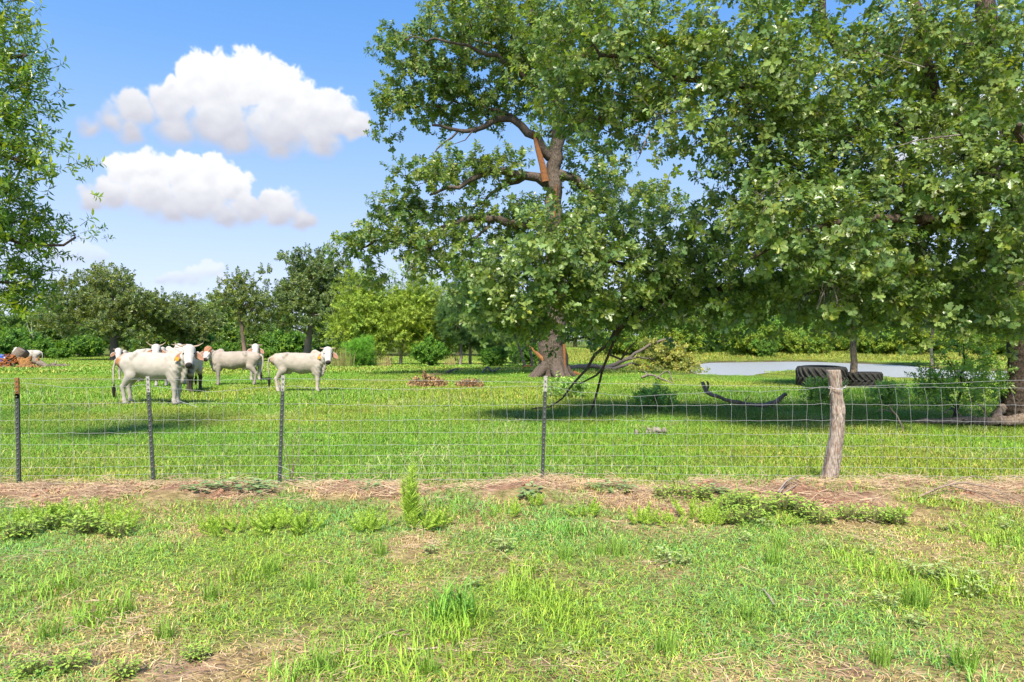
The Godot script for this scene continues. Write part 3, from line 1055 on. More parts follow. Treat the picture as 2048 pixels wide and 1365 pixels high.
func make_pond_bank() -> void:
	# willows, pines and shrubs between the pasture and the pond
	var wt := [Color(1.0, 1.0, 1.0), Color(1.15, 1.08, 0.9), Color(0.85, 0.95, 0.9)]
	var w_opt := {"twigs": 120, "tones": wt, "leaf": S.willow, "leaf_mat": M.soft_leaf, "low": 0.05, "hang": 0.55, "sprigs": 12, "clump": 0.45, "arms": 9, "trunk": 0.13, "bark": Color(0.30, 0.27, 0.22), "size": 0.9}
	simple_tree("willow_tree", "yellow green willow next to the tall dense dark oak", "", stand(722, 56), 7.4, 4.6, w_opt)
	simple_tree("willow_tree", "widest yellow green willow between the other willow and the young pines", "", stand(800, 57), 7.6, 5.4, w_opt)
	simple_tree("willow_tree", "small yellow green willow crowded against the young pines", "", stand(858, 60), 7.0, 3.8, w_opt)
	var pt := [Color(1, 1, 1), Color(0.8, 0.95, 0.95), Color(1.25, 1.2, 0.95)]
	var p_opt := {"twigs": 95, "tones": pt, "leaf": S.pine, "leaf_mat": M.soft_leaf, "low": 0.2, "sprigs": 17, "clump": 0.32, "arms": 11, "trunk": 0.11, "bark": Color(0.24, 0.20, 0.17), "size": 1.35}
	simple_tree("pine_tree", "young blue green pine with a bare lower trunk beside the willows", "", stand(921, 55), 7.0, 3.6, p_opt)
	simple_tree("pine_tree", "young pine standing close between the other pine and the split oak", "", stand(941, 56), 7.6, 4.0, p_opt)
	simple_tree("pine_tree", "low spreading young pine with dark drooping boughs toward the split oak", "", stand(985, 58), 4.4, 4.0, p_opt)
	bush("young_pine", "small bright green bushy pine in front of the willows", "", stand(718, 51), 1.9, 1.7, {"twigs": 40, "leaf": S.pine, "size": 1.3, "tones": [Color(1.8, 2.1, 0.9), Color(2.2, 2.4, 1.0)], "sprigs": 9, "cat": "pine"})
	bush("leafy_shrub", "rounded green shrub at the foot of the willows", "", stand(858, 50), 2.0, 2.0, {"twigs": 40, "size": 0.9, "tones": [Color(0.9, 1.15, 0.8), Color(1.2, 1.35, 0.8)]})
	bush("leafy_shrub", "dark green shrub in front of the young pines", "", stand(1052, 52), 1.5, 2.4, {"twigs": 36, "size": 0.8, "tones": [Color(0.7, 0.9, 0.7), Color(0.9, 1.1, 0.7)]})
	bush("leafy_shrub", "low green shrub close behind the flared trunk of the split oak", "", stand(985, 46), 1.1, 1.8, {"twigs": 30, "size": 0.7, "tones": [Color(0.8, 1.0, 0.7), Color(1.0, 1.2, 0.7)]})
	# two leaning stems beyond the split oak
	for s in [[1052, 735, 1036, 690, "leaning grey stem beside the split oak, tilted away from its trunk"], [1063, 735, 1058, 690, "upright grey stem beside the split oak"]]:
		var f := on_ground(s[0], s[1])
		var st := thing("sapling_trunk", s[4], "tree", f)
		var top := at(s[2], s[3], -f.z) - f
		grow(st, [[[Vector3(0, -0.1, 0), top * 0.5 + Vector3(0.05, 0, 0), top, top * 1.9, top * 2.6], 0.11, 0.03]], [[top * 2.2, Vector3(1.1, 0.9, 1.0), 40]], {"leaf": S.far, "size": 0.6, "step": 0.4, "sprigs": 9, "clump": 0.3, "sides": 3, "trunk_from": 0.08, "bark": Color(0.30, 0.27, 0.25)})
	# reeds
	var reeds := blades(150, 0.55, 0.7, 1.5, 0.016, 0.25, [Color(0.24, 0.29, 0.08), Color(0.32, 0.33, 0.12), Color(0.46, 0.36, 0.18), Color(0.18, 0.24, 0.06)])
	var dry := blades(120, 0.5, 0.5, 1.2, 0.016, 0.45, [Color(0.55, 0.40, 0.22), Color(0.46, 0.33, 0.18), Color(0.40, 0.36, 0.14)])
	for s in [[672, 50, 1.1, "green reed clump at the willow edge, farthest out in the pasture"], [690, 49, 1.2, "tall green reed clump in front of the willows"], [745, 52, 0.9, "short reed clump between the bushy pine and the straw coloured reeds"]]:
		var r := thing("reed_clump", s[3], "reeds", stand(s[0], s[1]))
		part("stalks", reeds, M.grass, r).scale = Vector3.ONE * s[2]
	for s in [[770, 50, 1.0, "straw coloured reed clump at the foot of the willows"], [900, 52, 0.95, "straw coloured reed clump in front of the young pines"]]:
		var r := thing("reed_clump", s[3], "reeds", stand(s[0], s[1]))
		part("stalks", dry, M.straw, r).scale = Vector3.ONE * s[2]
	# far bank of the pond
	var yb := bush("bank_bush", "yellow green bush on the far bank of the pond", "bushes on the far bank of the pond", stand(1500, 66), 2.2, 4.4, {"twigs": 36, "tones": [Color(1.9, 1.4, 0.8), Color(1.5, 1.35, 0.9), Color(2.4, 1.6, 0.8), Color(0.95, 1.1, 0.9)], "size": 1.3})
	for s in [[1240, 66, 0.9], [1300, 70, 1.1], [1360, 72, 1.1], [1435, 76, 1.2], [1560, 74, 1.2], [1620, 70, 1.0], [1680, 78, 1.2], [1740, 70, 1.0], [1790, 69, 1.25], [1840, 72, 1.1], [1900, 76, 0.8], [1985, 68, 0.9], [2020, 64, 0.8], [2090, 68, 1.0], [2170, 70, 1.1]]:
		copy_of(yb, "bank_bush", stand(s[0], s[1]), rng.randf() * TAU, s[2])
	var gb := bush("bank_shrub", "dark green shrub standing among the yellow bushes of the far bank", "dark shrubs on the far bank of the pond", stand(1420, 74), 3.0, 3.6, {"twigs": 36, "tones": [Color(0.9, 1.0, 0.9), Color(1.2, 1.3, 0.9)], "size": 1.2})
	for s in [[1350, 78, 1.1], [1480, 80, 1.2], [1530, 64, 0.6], [1640, 84, 1.2], [1720, 86, 1.1], [1560, 88, 1.3], [1770, 90, 1.1], [1860, 88, 1.2], [1960, 86, 1.2], [2070, 86, 1.2]]:
		copy_of(gb, "bank_shrub", stand(s[0], s[1]), rng.randf() * TAU, s[2])
	var tall := blades(150, 1.2, 0.12, 0.5, 0.035, 0.8, [Color(0.36, 0.43, 0.06), Color(0.48, 0.48, 0.08), Color(0.26, 0.36, 0.06), Color(0.22, 0.33, 0.06), Color(0.46, 0.38, 0.12)])
	var bank := func(x: float, z: float) -> float:
		var s := pond_distance(x, z)
		return 0.0 if s < 0.15 or x < 3.0 else 1.0
	var gold := func(_x: float, _z: float) -> Color:
		return Color(1.0, 1.0, 1.0) * rng.randf_range(0.75, 1.2)
	sow("bank_grass", "tall golden green grass covering the far bank of the pond", tall, M.grass, 55.0, 84.0, 1.1, 2.0, bank, gold, 0.7, 1.1)
	# slender tree and thin stems by the tyres
	var f := on_ground(1708, 776)
	var sl := thing("slender_tree", "slender bare-stemmed tree standing in front of the small tyre", "tree", f)
	grow(sl, [[[Vector3(0, -0.1, 0), at(1710, 720, -f.z) - f, at(1707, 670, -f.z) - f, at(1700, 600, -f.z) - f, at(1712, 500, -f.z) - f], 0.135, 0.06], [[at(1707, 660, -f.z) - f, at(1745, 620, -f.z) - f, at(1800, 590, -f.z) - f], 0.06, 0.02], [[at(1705, 640, -f.z) - f, at(1670, 600, -f.z) - f, at(1610, 590, -f.z) - f], 0.06, 0.02]], [[at(1710, 560, -f.z) - f, Vector3(2.2, 1.5, 1.6), 70], [at(1760, 600, -f.z) - f, Vector3(1.5, 0.8, 1.0), 34], [at(1650, 590, -f.z) - f, Vector3(1.4, 0.8, 1.0), 34]], {"leaf": S.oak_mid, "sprigs": 9, "clump": 0.3, "trunk_from": 0.1, "bark": Color(0.62, 0.50, 0.38), "tones": [Color(0.8, 0.9, 0.9), Color(1.1, 1.1, 0.9)]})
	var f2 := on_ground(1866, 731)
	var s2 := thing("thin_tree", "thin pale stem standing at the far edge of the pond", "tree", f2)
	grow(s2, [[[Vector3(0, -0.2, 0), at(1864, 690, -f2.z) - f2, at(1866, 640, -f2.z) - f2, at(1862, 560, -f2.z) - f2], 0.13, 0.05]], [[at(1864, 600, -f2.z) - f2, Vector3(1.8, 1.9, 1.6), 40]], {"leaf": S.far, "size": 0.8, "sprigs": 9, "clump": 0.4, "sides": 3, "trunk_from": 0.08, "bark": Color(0.42, 0.38, 0.32)})


func make_split_oak() -> void:
	var D := 28.0
	var base := on_ground(1106, 756)
	D = -base.z
	var t := thing("split_oak", "huge old oak with its trunk split open and orange torn wood showing", "tree", base)
	var q := func(x: float, y: float, dz := 0.0) -> Vector3:
		return at(x, y, D) + Vector3(0, 0, dz) - base
	var limbs := [
		[[q.call(1106, 764), q.call(1106, 735), q.call(1107, 690), q.call(1110, 600), q.call(1108, 500), q.call(1108, 420), q.call(1107, 350), q.call(1114, 280), q.call(1122, 200, -0.5), q.call(1090, 100, -0.8), q.call(1060, 0, -0.6), q.call(1050, -110, -0.4)], 0.72, 0.10, 0.55],
		[[q.call(1110, 322), q.call(1070, 275), q.call(1015, 236), q.call(985, 241), q.call(950, 262), q.call(915, 261), q.call(882, 252), q.call(864, 250)], 0.24, 0.05],
		[[q.call(916, 261), q.call(885, 290), q.call(862, 308), q.call(846, 322)], 0.06, 0.015],
		[[q.call(948, 262), q.call(925, 280), q.call(903, 290)], 0.05, 0.012],
		[[q.call(1108, 370), q.call(1072, 360), q.call(1030, 352, 0.3), q.call(985, 350, 0.6), q.call(940, 372, 0.8), q.call(900, 388, 1.0), q.call(865, 400, 1.0)], 0.24, 0.05],
		[[q.call(1050, 356), q.call(1000, 370, -0.5), q.call(962, 398, -0.7), q.call(935, 408, -0.8)], 0.14, 0.04],
		[[q.call(1108, 455), q.call(1060, 452, 0.2), q.call(1010, 446, 0.3), q.call(960, 436, 0.3), q.call(915, 448, 0.3), q.call(880, 462, 0.2), q.call(835, 486, 0.2), q.call(770, 484, 0.1), q.call(705, 502, 0.0)], 0.26, 0.03],
		[[q.call(905, 452, 0.3), q.call(870, 488, 0.4), q.call(842, 520, 0.5), q.call(815, 548, 0.5)], 0.12, 0.025],
		[[q.call(985, 442, 0.3), q.call(960, 470, 0.4), q.call(945, 490, 0.5)], 0.1, 0.03],
		[[q.call(1112, 345), q.call(1160, 360, -0.6), q.call(1210, 400, -1.0), q.call(1250, 440, -1.2)], 0.26, 0.06],
		[[q.call(1116, 270), q.call(1180, 230, -0.8), q.call(1260, 190, -1.4), q.call(1340, 160, -1.6)], 0.22, 0.05],
		[[q.call(1120, 210), q.call(1040, 160, 0.8), q.call(960, 130, 1.6), q.call(870, 120, 2.0)], 0.18, 0.04],
		[[q.call(1110, 160), q.call(1030, 90, -1.0), q.call(960, 40, -2.2), q.call(900, 20, -2.6)], 0.17, 0.04],
		[[q.call(1040, 238), q.call(960, 205, -0.5), q.call(880, 195, -0.9), q.call(810, 200, -1.0)], 0.12, 0.03],
		[[q.call(1095, 110), q.call(1160, 60, 0.5), q.call(1240, -20, 0.8)], 0.16, 0.04],
	]
	var blobs := []
	var up := [[825, 95, 62, 40, 26], [785, 150, 26, 40, 9], [880, 140, 80, 50, 40], [800, 205, 42, 32, 16], [775, 245, 20, 34, 9], [960, 60, 100, 50, 52], [900, 35, 70, 35, 28], [1050, 70, 90, 70, 52], [960, 150, 95, 52, 52], [1070, 165, 80, 70, 46], [880, 200, 90, 36, 36], [990, 205, 80, 32, 28], [1150, 120, 90, 80, 40], [1160, 230, 70, 60, 26]]
	var dn := [[930, 342, 78, 30, 36], [850, 362, 60, 30, 28], [800, 418, 56, 46, 34], [1010, 345, 50, 22, 18], [870, 430, 55, 32, 24], [755, 480, 60, 30, 26], [815, 490, 60, 30, 26], [1000, 425, 95, 32, 44], [900, 495, 60, 34, 26], [1050, 470, 60, 48, 30], [930, 540, 55, 30, 22], [740, 548, 22, 44, 14], [703, 505, 22, 22, 8], [960, 490, 70, 36, 26], [860, 545, 40, 18, 12], [1180, 340, 80, 55, 34], [1260, 390, 95, 60, 40], [1190, 450, 80, 60, 30], [1330, 440, 60, 50, 18]]
	for b in dn:
		b[4] = int(b[4] * 0.9)
	for b in up + dn:
		blobs.append([q.call(b[0], b[1], rng.randf_range(-1.2, 1.2)), Vector3(b[2] / FOCAL * D, b[3] / FOCAL * D, maxf(b[2] / FOCAL * D, 1.2)), b[4]])
	for b in [[960, -70, 120, 80, 40], [1080, -100, 130, 100, 50], [1230, -60, 120, 90, 40], [1060, 60, 60, 60, 20]]:
		blobs.append([q.call(b[0], b[1], rng.randf_range(-3.5, -2.0)), Vector3(b[2] / FOCAL * D, b[3] / FOCAL * D, 2.4), b[4]])
	grow(t, limbs, blobs, {"leaf": S.oak_mid, "sprigs": 5, "clump": 0.24, "step": 0.42, "wobble": 0.06, "size": 0.95, "twig": 0.010, "trunk_from": 0.11, "bark": Color(0.27, 0.225, 0.19), "tones": [Color(0.95, 1.0, 0.8), Color(1.3, 1.2, 0.85), Color(0.8, 0.92, 0.85), Color(1.6, 1.4, 0.9), Color(0.7, 0.85, 0.85)]})
	# flared roots
	var rb := Buf.new()
	for k in 11:
		var a := k * TAU / 11.0 + rng.randfn() * 0.15
		var l := rng.randf_range(0.75, 1.2)
		rb.tube(PackedVector3Array([Vector3(cos(a) * 0.36, 1.25, sin(a) * 0.36), Vector3(cos(a) * 0.44, 0.55, sin(a) * 0.44), Vector3(cos(a) * 0.72 * l, 0.2, sin(a) * 0.72 * l), Vector3(cos(a) * 1.15 * l, -0.06, sin(a) * 1.15 * l)]), PackedFloat32Array([0.16, 0.22, 0.17, 0.05]), 9, Color(0.27, 0.225, 0.19) * rng.randf_range(0.8, 1.15), 0.3)
	part("root_flare", rb.mesh(), M.bark, t)
	# torn wood: upper strip, long split on the trunk, splinter leaning out of the foot
	var raw := Color(0.46, 0.22, 0.10)
	var ub := Buf.new()
	board(ub, [q.call(1066, 268, 0.26), q.call(1074, 300, 0.36), q.call(1084, 335, 0.42), q.call(1090, 368, 0.44)], [0.08, 0.2, 0.27, 0.3], 0.16, raw)
	tag(part("torn_strip", ub.mesh(), M.wood, t), "orange torn strip of wood high on the trunk", "")
	var sb := Buf.new()
	board(sb, [q.call(1126, 676, 0.40), q.call(1127, 700, 0.42), q.call(1128, 722, 0.42), q.call(1129, 742, 0.42)], [0.10, 0.11, 0.09, 0.04], 0.14, raw)
	tag(part("split_wood", sb.mesh(), M.wood, t), "long orange split down the trunk", "")
	sb = Buf.new()
	board(sb, [q.call(1108, 440, 0.40), q.call(1110, 400, 0.38), q.call(1112, 372, 0.36)], [0.05, 0.12, 0.04], 0.1, raw)
	tag(part("split_wood", sb.mesh(), M.wood, t), "orange split where a bough tore away", "")
	var pb := Buf.new()
	board(pb, [q.call(1088, 722, 0.3), q.call(1074, 708, 0.5), q.call(1062, 696, 0.6), q.call(1051, 689, 0.7)], [0.17, 0.15, 0.1, 0.02], 0.1, Color(0.56, 0.29, 0.13))
	tag(part("wood_splinter", pb.mesh(), M.wood, t), "pale orange splinter leaning from the foot of the trunk", "")
	for s in [[1150, 752, 0.32, 0.14], [1056, 736, 0.42, 0.08]]:
		var g := on_ground(s[0], s[1])
		var cb := Buf.new()
		board(cb, [Vector3(-s[2], 0.02, 0), Vector3(0, 0.06 + s[3] * 0.5, 0.05), Vector3(s[2], 0.03, 0)], [0.06, 0.2, 0.05], s[3], raw)
		tag(part("wood_chunk", cb.mesh(), M.wood, self, g), "orange chunk of torn wood on the grass beside the split oak", "wood", "orange chunks by the split oak")


func board(b: Buf, line: Array, wide: Array, thick: float, col: Color) -> void:
	# a rough splinter of wood along a line, wide across the picture's plane and thick in depth
	var m := line.size()
	var first := b.v.size()
	for k in m:
		var t: Vector3 = (line[mini(k + 1, m - 1)] - line[maxi(k - 1, 0)]).normalized()
		var s: Vector3 = t.cross(Vector3(0, 0, 1)).normalized() * wide[k] * 0.5
		var d := Vector3(0, 0, thick * 0.5)
		var c := col * rng.randf_range(0.85, 1.15)
		b.vert(line[k] - s + d * 0.6, (Vector3(0, 0, 1) - s.normalized()).normalized(), c)
		b.vert(line[k] + d, Vector3(0, 0, 1), c * 1.1)
		b.vert(line[k] + s + d * 0.5, (Vector3(0, 0, 1) + s.normalized()).normalized(), c)
		b.vert(line[k] + s - d, s.normalized(), c)
		b.vert(line[k] - s - d, -s.normalized(), c)
	for k in m - 1:
		for j in 5:
			var a := first + k * 5 + j
			var e := first + k * 5 + (j + 1) % 5
			b.quad(a, a + 5, e + 5, e)


func make_front_oak() -> void:
	var base := on_ground(2044, 846)
	var D := -base.z
	var t := thing("leafy_oak", "great leafy oak with low boughs hanging over the pasture beside the wire fence", "tree", base)
	var q := func(x: float, y: float, dz := 0.0) -> Vector3:
		# dz metres toward the camera from the trunk's plane, at the size it has there
		return at(x, y, D - dz) - base
	var limbs := [
		[[q.call(2046, 860), q.call(2046, 800), q.call(2048, 680), q.call(2040, 520), q.call(2030, 380), q.call(2020, 240), q.call(1980, 100), q.call(1960, -60), q.call(1940, -240)], 0.30, 0.13, 0.7],
		[[q.call(2032, 400), q.call(1960, 330, 0.4), q.call(1885, 235, 0.8), q.call(1860, 160, 1.0), q.call(1840, 60, 1.2), q.call(1800, -60, 1.2)], 0.25, 0.06],
		[[q.call(1885, 235, 0.8), q.call(1780, 260, 1.0), q.call(1660, 250, 1.2), q.call(1540, 182, 1.4), q.call(1480, 172, 1.5), q.call(1350, 150, 1.6), q.call(1300, 118, 1.6), q.call(1200, 110, 1.6)], 0.17, 0.03],
		[[q.call(1540, 182, 1.4), q.call(1420, 180, 1.2), q.call(1330, 200, 1.0), q.call(1230, 270, 0.8)], 0.08, 0.02],
		[[q.call(1980, 100), q.call(1860, 80, -0.4), q.call(1700, 110, -0.4), q.call(1660, 60, -0.2), q.call(1640, -40)], 0.2, 0.06],
		[[q.call(2040, 520), q.call(1950, 470, 1.2), q.call(1850, 440, 1.8), q.call(1720, 440, 2.2), q.call(1600, 470, 2.4), q.call(1500, 520, 2.4)], 0.18, 0.03],
		[[q.call(2044, 600), q.call(1900, 560, 0.0), q.call(1700, 545, -0.4), q.call(1520, 560, -0.6), q.call(1380, 590, -0.6), q.call(1290, 610, -0.5), q.call(1240, 655, -0.4)], 0.17, 0.07],
		[[q.call(1380, 590, -0.6), q.call(1280, 540, 0.0), q.call(1150, 520, 0.4), q.call(1040, 560, 0.6)], 0.08, 0.02],
		[[q.call(2030, 380), q.call(2150, 300, 0.6), q.call(2300, 240, 1.0)], 0.2, 0.05],
		[[q.call(2030, 420), q.call(2060, 360, 1.8), q.call(2040, 250, 3.2)], 0.17, 0.04],
		[[q.call(2020, 300), q.call(2000, 240, -2.0), q.call(1960, 150, -3.6)], 0.16, 0.04],
		# broken bough reaching the ground
		[[q.call(1240, 655, -0.4), q.call(1215, 690, -0.4), q.call(1190, 712, -0.4), q.call(1150, 765, -0.4), q.call(1128, 800, -0.4), q.call(1100, 812, -0.4), q.call(1064, 818, -0.4)], 0.045, 0.010],
		[[q.call(1238, 664, -0.4), q.call(1216, 712, -0.4), q.call(1206, 740, -0.45), q.call(1196, 780, -0.55), q.call(1184, 815, -0.6), q.call(1177, 834, -0.6)], 0.036, 0.02],
		[[q.call(1203, 738, -0.4), q.call(1193, 752, -0.3), q.call(1160, 768, -0.2)], 0.035, 0.012],
		[[q.call(1216, 700, -0.4), q.call(1240, 716, -0.2), q.call(1262, 700, -0.1), q.call(1275, 680, 0.0)], 0.035, 0.012],
		[[q.call(1205, 690, -0.4), q.call(1170, 678, -0.2), q.call(1140, 680, 0.0)], 0.035, 0.012],
	]
	var blobs := []
	var list := [
		# x, y, radius x, radius y, toward camera, twigs
		[1150, 60, 70, 70, 1.4, 26], [1120, 160, 50, 60, 1.2, 16], [1230, 90, 110, 90, 1.6, 46], [1170, 225, 80, 55, 1.0, 26], [1270, 220, 100, 80, 1.2, 40], [1340, 110, 110, 100, 1.5, 46],
		[1370, 230, 90, 70, 1.3, 30], [1470, 110, 120, 110, 1.5, 50], [1500, 240, 100, 80, 1.4, 38], [1590, 60, 110, 80, 1.2, 40], [1610, 190, 110, 90, 1.8, 46], [1720, 120, 120, 110, 1.2, 52], [1760, 260, 120, 90, 2.0, 50], [1850, 100, 110, 100, 1.8, 46], [1880, 240, 100, 70, 0.5, 30], [1960, 80, 100, 90, 1.4, 40], [1980, 230, 100, 90, 2.4, 44], [2050, 150, 90, 110, 1.0, 36],
		[1520, 350, 100, 80, 1.4, 40], [1620, 340, 110, 90, 2.2, 48], [1750, 370, 110, 80, 2.6, 46], [1880, 370, 110, 90, 2.4, 46], [2000, 370, 100, 90, 2.6, 44], [1470, 440, 70, 60, 0.8, 24],
		[1560, 460, 110, 80, 2.0, 46], [1680, 480, 110, 80, 2.6, 46], [1800, 480, 110, 80, 1.8, 44], [1920, 480, 110, 90, 2.6, 46], [2030, 500, 90, 90, 2.4, 40],
		[1480, 560, 100, 80, 0.4, 44], [1580, 580, 110, 70, 0.6, 46], [1690, 590, 100, 60, 1.8, 38], [1800, 590, 110, 62, 1.6, 40], [1910, 590, 100, 70, 1.2, 40], [2010, 610, 80, 70, 2.0, 34], [1450, 620, 70, 36, 0.0, 14], [1570, 625, 70, 22, 0.2, 12], [1860, 620, 70, 30, 0.6, 12], [1980, 640, 50, 30, 0.6, 10],
		[1030, 560, 60, 50, 0.7, 24], [990, 610, 52, 42, 0.6, 20], [962, 570, 34, 34, 0.6, 9], [1005, 660, 50, 24, 0.6, 10], [1100, 500, 80, 55, 0.6, 34], [1170, 455, 70, 45, 0.4, 24], [1120, 590, 100, 60, 0.6, 44], [1060, 640, 70, 32, 0.4, 20], [1220, 540, 100, 75, 0.3, 46], [1310, 500, 90, 70, 0.0, 38], [1240, 615, 90, 45, 0.2, 34], [1370, 570, 90, 70, -0.2, 40], [1400, 500, 50, 40, 0.0, 14], [1180, 650, 60, 22, 0.0, 14], [1350, 640, 60, 24, -0.2, 14],
	]
	for b in list:
		var k: float = (D - b[4]) / FOCAL
		blobs.append([q.call(b[0], b[1], b[4] + rng.randfn() * 0.4), Vector3(b[2] * k, b[3] * k, maxf(0.7, (b[2] + b[3]) * 0.5 * k)), int(b[5] * 0.72)])
	# the crown goes on above and beside what the photograph shows, and behind it
	for b in [[1300, -80, 150, 90, 0.0, 22], [1550, -100, 170, 100, -0.5, 28], [1800, -110, 180, 110, -0.5, 30], [2050, -100, 180, 110, -0.5, 28], [2220, 120, 150, 160, 0.8, 30], [2250, 360, 150, 140, 0.8, 28], [2200, 540, 110, 90, 1.0, 24], [2060, 180, 160, 150, -3.0, 26]]:
		var k: float = (D - b[4]) / FOCAL
		blobs.append([q.call(b[0], b[1], b[4]), Vector3(b[2] * k, b[3] * k, 1.5), b[5]])
	grow(t, limbs, blobs, {"leaf": S.oak, "sprigs": 5, "clump": 0.27, "step": 0.3, "twig": 0.0055, "size": 0.95, "trunk_from": 0.07, "bark": Color(0.22, 0.175, 0.145), "wobble": 0.025, "tones": [Color(0.8, 0.92, 0.8), Color(1.0, 1.0, 0.85), Color(0.75, 0.9, 0.8), Color(1.5, 1.3, 0.9), Color(1.1, 1.15, 1.4), Color(1.2, 1.12, 0.9), Color(1.7, 1.55, 1.5)]})
	# pale dead twigs showing among the leaves
	var pale := Color(0.46, 0.42, 0.37)
	for s in [[1440, 235, 1380, 245, 1300, 260, 1.9], [1300, 260, 1285, 300, 1275, 320, 1.9], [1340, 250, 1295, 210, 1280, 190, 2.0], [1660, 560, 1675, 600, 1668, 632, 2.6], [1660, 560, 1645, 590, 1640, 600, 2.6], [1850, 135, 1800, 120, 1740, 100, 2.4], [1920, 270, 1840, 280, 1770, 300, 3.2], [1560, 360, 1545, 400, 1520, 430, 2.8], [1330, 605, 1290, 640, 1230, 650, 0.4], [1050, 690, 1100, 670, 1140, 655, 0.4]]:
		var db := Buf.new()
		var a: Vector3 = q.call(s[0], s[1], s[6])
		var c: Vector3 = q.call(s[4], s[5], s[6])
		stick(db, [a, q.call(s[2], s[3], s[6]), c], 0.014, 0.005, pale, 4, 0.1, 0.1)
		for k in 5:
			var m := a.lerp(c, rng.randf_range(0.2, 1.0))
			stick(db, [m, m + gauss() * 0.12, m + gauss() * 0.25], 0.006, 0.002, pale, 3, 0.0, 0.1)
		tag(part("dead_twig", db.mesh(), M.bark, t), "pale bare dead twig among the leaves", "")


func make_side_tree() -> void:
	# narrow-leaved tree whose trunk stands outside the frame; its sprays hang into view
	var D := 9.6
	var base := stand(-560, D)
	var t := thing("narrow_leaved_tree", "narrow-leaved tree with bright sprays reaching in beside the open sky", "tree", base)
	var q := func(x: float, y: float, dz := 0.0) -> Vector3:
		return at(x, y, D - dz) - base
	var limbs := [
		[[Vector3(0, -0.2, 0), q.call(-560, 800), q.call(-550, 500), q.call(-530, 200), q.call(-510, -100), q.call(-500, -350)], 0.3, 0.07],
		[[q.call(-545, 420), q.call(-250, 330, 0.4), q.call(-60, 300, 0.6), q.call(60, 330, 0.6)], 0.09, 0.02],
		[[q.call(-538, 320), q.call(-230, 200, 0.0), q.call(-40, 130, 0.2), q.call(50, 110, 0.3)], 0.09, 0.02],
		[[q.call(-552, 560), q.call(-250, 480, 0.2), q.call(-40, 470, 0.2), q.call(90, 490, 0.2), q.call(150, 475, 0.2)], 0.08, 0.015],
		[[q.call(-554, 600), q.call(-230, 570, -0.3), q.call(-40, 560, -0.3), q.call(70, 575, -0.3)], 0.07, 0.015],
		[[q.call(-525, 100), q.call(-200, 0), q.call(0, -30), q.call(50, 0)], 0.08, 0.02],
	]
	var blobs := []
	for b in [[-20, 20, 60, 30, 0.2, 14], [0, 110, 56, 36, 0.3, 15], [10, 180, 62, 36, 0.3, 16], [15, 250, 56, 36, 0.5, 15], [0, 310, 62, 40, 0.6, 17], [70, 322, 36, 14, 0.6, 5], [115, 335, 22, 8, 0.6, 3], [5, 400, 54, 36, 0.4, 15], [0, 460, 56, 36, 0.3, 15], [70, 480, 40, 18, 0.2, 6], [120, 466, 26, 10, 0.2, 3], [0, 540, 50, 36, -0.2, 14], [50, 570, 36, 16, -0.3, 5], [0, 610, 40, 30, -0.2, 10], [-60, 150, 80, 110, 0.0, 6], [-60, 380, 80, 110, 0.0, 6], [-70, 560, 80, 60, 0.0, 4], [-480, 150, 140, 160, -0.6, 12], [-500, -100, 150, 120, -0.6, 12]]:
		var k: float = (D - b[4]) / FOCAL
		blobs.append([q.call(b[0], b[1], b[4] + rng.randfn() * 0.15), Vector3(b[2] * k, b[3] * k, maxf(0.25, b[2] * k * 0.8)), b[5]])
	grow(t, limbs, blobs, {"leaf": S.narrow, "sprigs": 7, "clump": 0.16, "step": 0.25, "twig": 0.004, "size": 0.58, "trunk_from": 0.06, "arch": -0.05, "bark": Color(0.17, 0.14, 0.12), "tones": [Color(0.9, 1.0, 0.9), Color(1.3, 1.25, 0.9), Color(0.7, 0.9, 0.9), Color(1.8, 1.6, 0.8)]})


# ---------------------------------------------------------------- fence
func fence_pt(px: float, py: float, dz := 0.0) -> Vector3:
	return at(px, py, FENCE_D) + Vector3(0, 0, dz)


